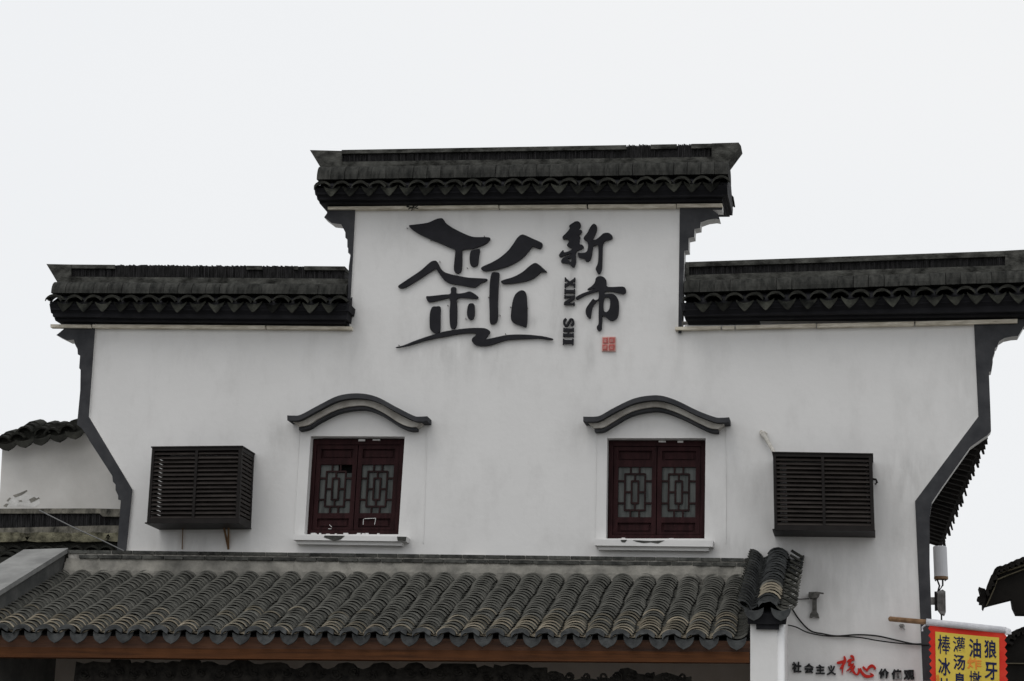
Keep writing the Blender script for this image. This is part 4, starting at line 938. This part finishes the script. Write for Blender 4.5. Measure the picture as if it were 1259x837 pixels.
for (x, y) in ((95, 440), (315, 400), (520, 370), (760, 330), (960, 290)):
    p = W(*K9([(x, y)])[0], YN - .2); inst('drip_tile', dN, ncop, Matrix.Translation(p) @ Matrix.Rotation(-.17, 4, 'Y') @ Matrix.Scale(1, 4))
for (x, y, r_) in ((20, 372, -.1), (200, 330, -.1), (320, 245, 0), (520, 262, -.1), (640, 268, -.1), (860, 225, -.1)):
    p = W(*K9([(x, y)])[0], YN - .2)
    for q in range(3): inst('cover_tile', cN, ncop, Matrix.Translation(p + Vector((U(-.01, .01), .09 * q, .045 * q))) @ Matrix.Rotation(r_, 4, 'Y') @ Matrix.Rotation(.3, 4, 'X'))
# lower ridge in front of that wall
Yr = YN - .3
K10 = lambda L: hp(L, 0, 600, 5.23)
def nbp(name, poly, Y0, Y1, mt, **k): m = MB(); m.prism(poly, Y0, Y1); return part(name, m, mt, nb, **k)
nbp('ridge_flange', K10([(-200, 132), (600, 130), (780, 134), (900, 136), (900, 184), (660, 182), (640, 162), (-200, 163)]), Yr - .02, Yr + .3, M_MORTD, label='mortar ledge on the lower ridge')
m = MB(); x = -200
while x < 665:
    wd = U(11, 17); d = U(.0, .02); m.prism(K10([(x, 160), (x + wd - 2.5, 160), (x + wd - 2.5, 262), (x, 262)]), Yr + d, Yr + .25); x += wd
nbp('ridge_core', K10([(-200, 160), (900, 160), (900, 262), (-200, 262)]), Yr + .03, Yr + .25, M_STAND)
part('standing_tile', m, M_STAND, nb, kind='stuff')
nbp('ridge_foot', K10([(-200, 262), (665, 240), (900, 242), (900, 292), (-200, 292)]), Yr - .01, Yr + .28, M_MORTD)
x = -120; k = 0
while x < 850:
    wd = U(240, 300); nbp('ridge_stone', spline(K10([(x, 290), (x + wd * .5, 285), (x + wd - 4, 290), (x + wd - 3, 335), (x + wd * .5, 346), (x, 340)]), True, 2), Yr - .08, Yr + .3, M_MOSS); x += wd
nbp('tile_bed', K10([(-200, 350), (900, 352), (900, 450), (-200, 450)]), Yr - .02, Yr + .3, M_COP)
lowr = None
m = MB(); a = W(-60, 672, Yr - .05); b = W(76, 673.5, Yr - .05)
m.hexa([(a.x, Yr - .9, a.z - .5), (b.x, Yr - .25, b.z - .2), (b.x, Yr - .02, b.z - .1), (a.x, Yr - .02, a.z - .1), (a.x, Yr - .9, a.z - .42), (b.x, Yr - .25, b.z - .12), (b.x, Yr - .02, b.z - .02), (a.x, Yr - .02, a.z - .02)])
lowr = part('low_roof', m, M_COP, nb, label='dark low roof under the mossy ridge')
for k in range(11):
    xx = W(-40 + k * 19, 676, Yr - .1).x; zz = W(-40 + k * 19, 670.5, Yr - .1).z
    for q in range(3 if k < 4 else 1):
        inst('cover_tile', cN, lowr, Matrix.Translation(Vector((xx + U(-.01, .01), Yr - .1 - q * .09, zz - q * .05))) @ Matrix.Rotation(U(.1, .3), 4, 'X') @ Matrix.Rotation(U(-.15, .15), 4, 'Y'))

# ------------------------------------------------------------------ dark temple-like eaves at the far right
pv = top('tiled_pavilion', W(1290, 800, 4) - Vector((0, 0, W(1290, 800, 4).z)), 'dark timber pavilion with upturned tiled eaves at the far right', 'building')
K11 = lambda L: hp(L, 1180, 670, 6.44)
YP = 3.0
def pvp(name, poly, Y0, Y1, mt, **k): m = MB(); m.prism(poly, Y0, Y1); return part(name, m, mt, pv, **k)
up_ = pvp('upper_roof', K11([(180, 455), (200, 480), (235, 470), (410, 425), (420, 488), (448, 546), (700, 550), (2600, 556), (2600, -40), (1100, -40), (700, 60), (520, 112), (400, 155), (290, 200), (250, 262), (215, 340), (185, 400)]), YP, YP + .22, M_FARW, label='upper eave with upturned corner')
m = MB(); m.prism(K11([(300, 222), (400, 186), (509, 152), (700, 95), (700, 108), (509, 166), (400, 201), (302, 232)]), YP - .05, YP); part('batten', m, M_FARB, up_)
m = MB(); m.prism(K11([(290, 270), (355, 243), (509, 186), (700, 122), (700, 130), (509, 194), (358, 252), (292, 282)]), YP - .05, YP); part('batten', m, M_FARB, up_)
m = MB(); m.prism(K11([(206, 482), (235, 420), (270, 340), (292, 280), (298, 284), (278, 345), (243, 425), (214, 482)]), YP - .05, YP); part('batten', m, M_FARB, up_)
m = MB(); m.prism(K11([(152, 330), (172, 338), (200, 345), (212, 380), (205, 440), (192, 505), (182, 490), (182, 458), (158, 455), (160, 435), (142, 425), (142, 408), (160, 402), (166, 385)]), YP - .05, YP + .2); part('corner_ornament', m, M_FARW, up_)
tP = tile_mesh('eave_tile', .085, 1.3, .35, .03, M_FARW)[0]
path = K11([(215, 345), (232, 295), (248, 255), (275, 205), (315, 185), (360, 165), (405, 145), (450, 125), (495, 108), (540, 92), (590, 75), (640, 60)])
for i, (x, y) in enumerate(path):
    p = W(x, y, YP - .1); inst('eave_tile', tP, up_, Matrix.Translation(p + Vector((0, 0, .02))) @ Matrix.Rotation(-.35 if i > 3 else -1.0, 4, 'Y'))
lo_ = pvp('lower_roof', K11([(340, 770), (365, 735), (400, 692), (450, 668), (509, 645), (700, 570), (2600, 564), (2600, 2400), (340, 2400)]), YP - .5, YP + .2, M_FARW, label='lower dark roof beside the banner')
for i, (x, y) in enumerate(K11([(350, 765), (372, 725), (405, 690), (445, 668), (485, 652), (525, 638), (570, 620)])):
    p = W(x, y, YP - .6); inst('eave_tile', tP, lo_, Matrix.Translation(p) @ Matrix.Rotation(-.5, 4, 'Y'))
m = MB(); m.prism([(1236, 814.8), (1290, 815.2), (1290, 816.2), (1236, 815.8)], YP - .55, YP - .5); part('batten', m, M_FARB, lo_)
m = MB(); pa, pb = W(1250, 740, YP + .3), W(1330, 740, YP + .3)
m.box((pa.x + .4, YP + .3, 0), (pb.x + 2, YP + 2.8, pa.z)); part('timber_wall', m, M_FARW, pv)
print('tiles', count, 'objects', len(bpy.data.objects))

# dry twigs caught under the tall coping, and a stray tile end
m = MB()
for a, b in (((497, 251), (506, 256)), ((502, 257), (512, 252)), ((506, 259), (509, 252)), ((509, 256), (516, 251)), ((500, 254), (514, 256))):
    m.tube([W(*a, -.2), W(*b, -.22)], .006, 4)
lone('dry_twigs', m, M_COP, 'small tangle of dry twigs caught under the tall coping, above the emblem', 'twigs')
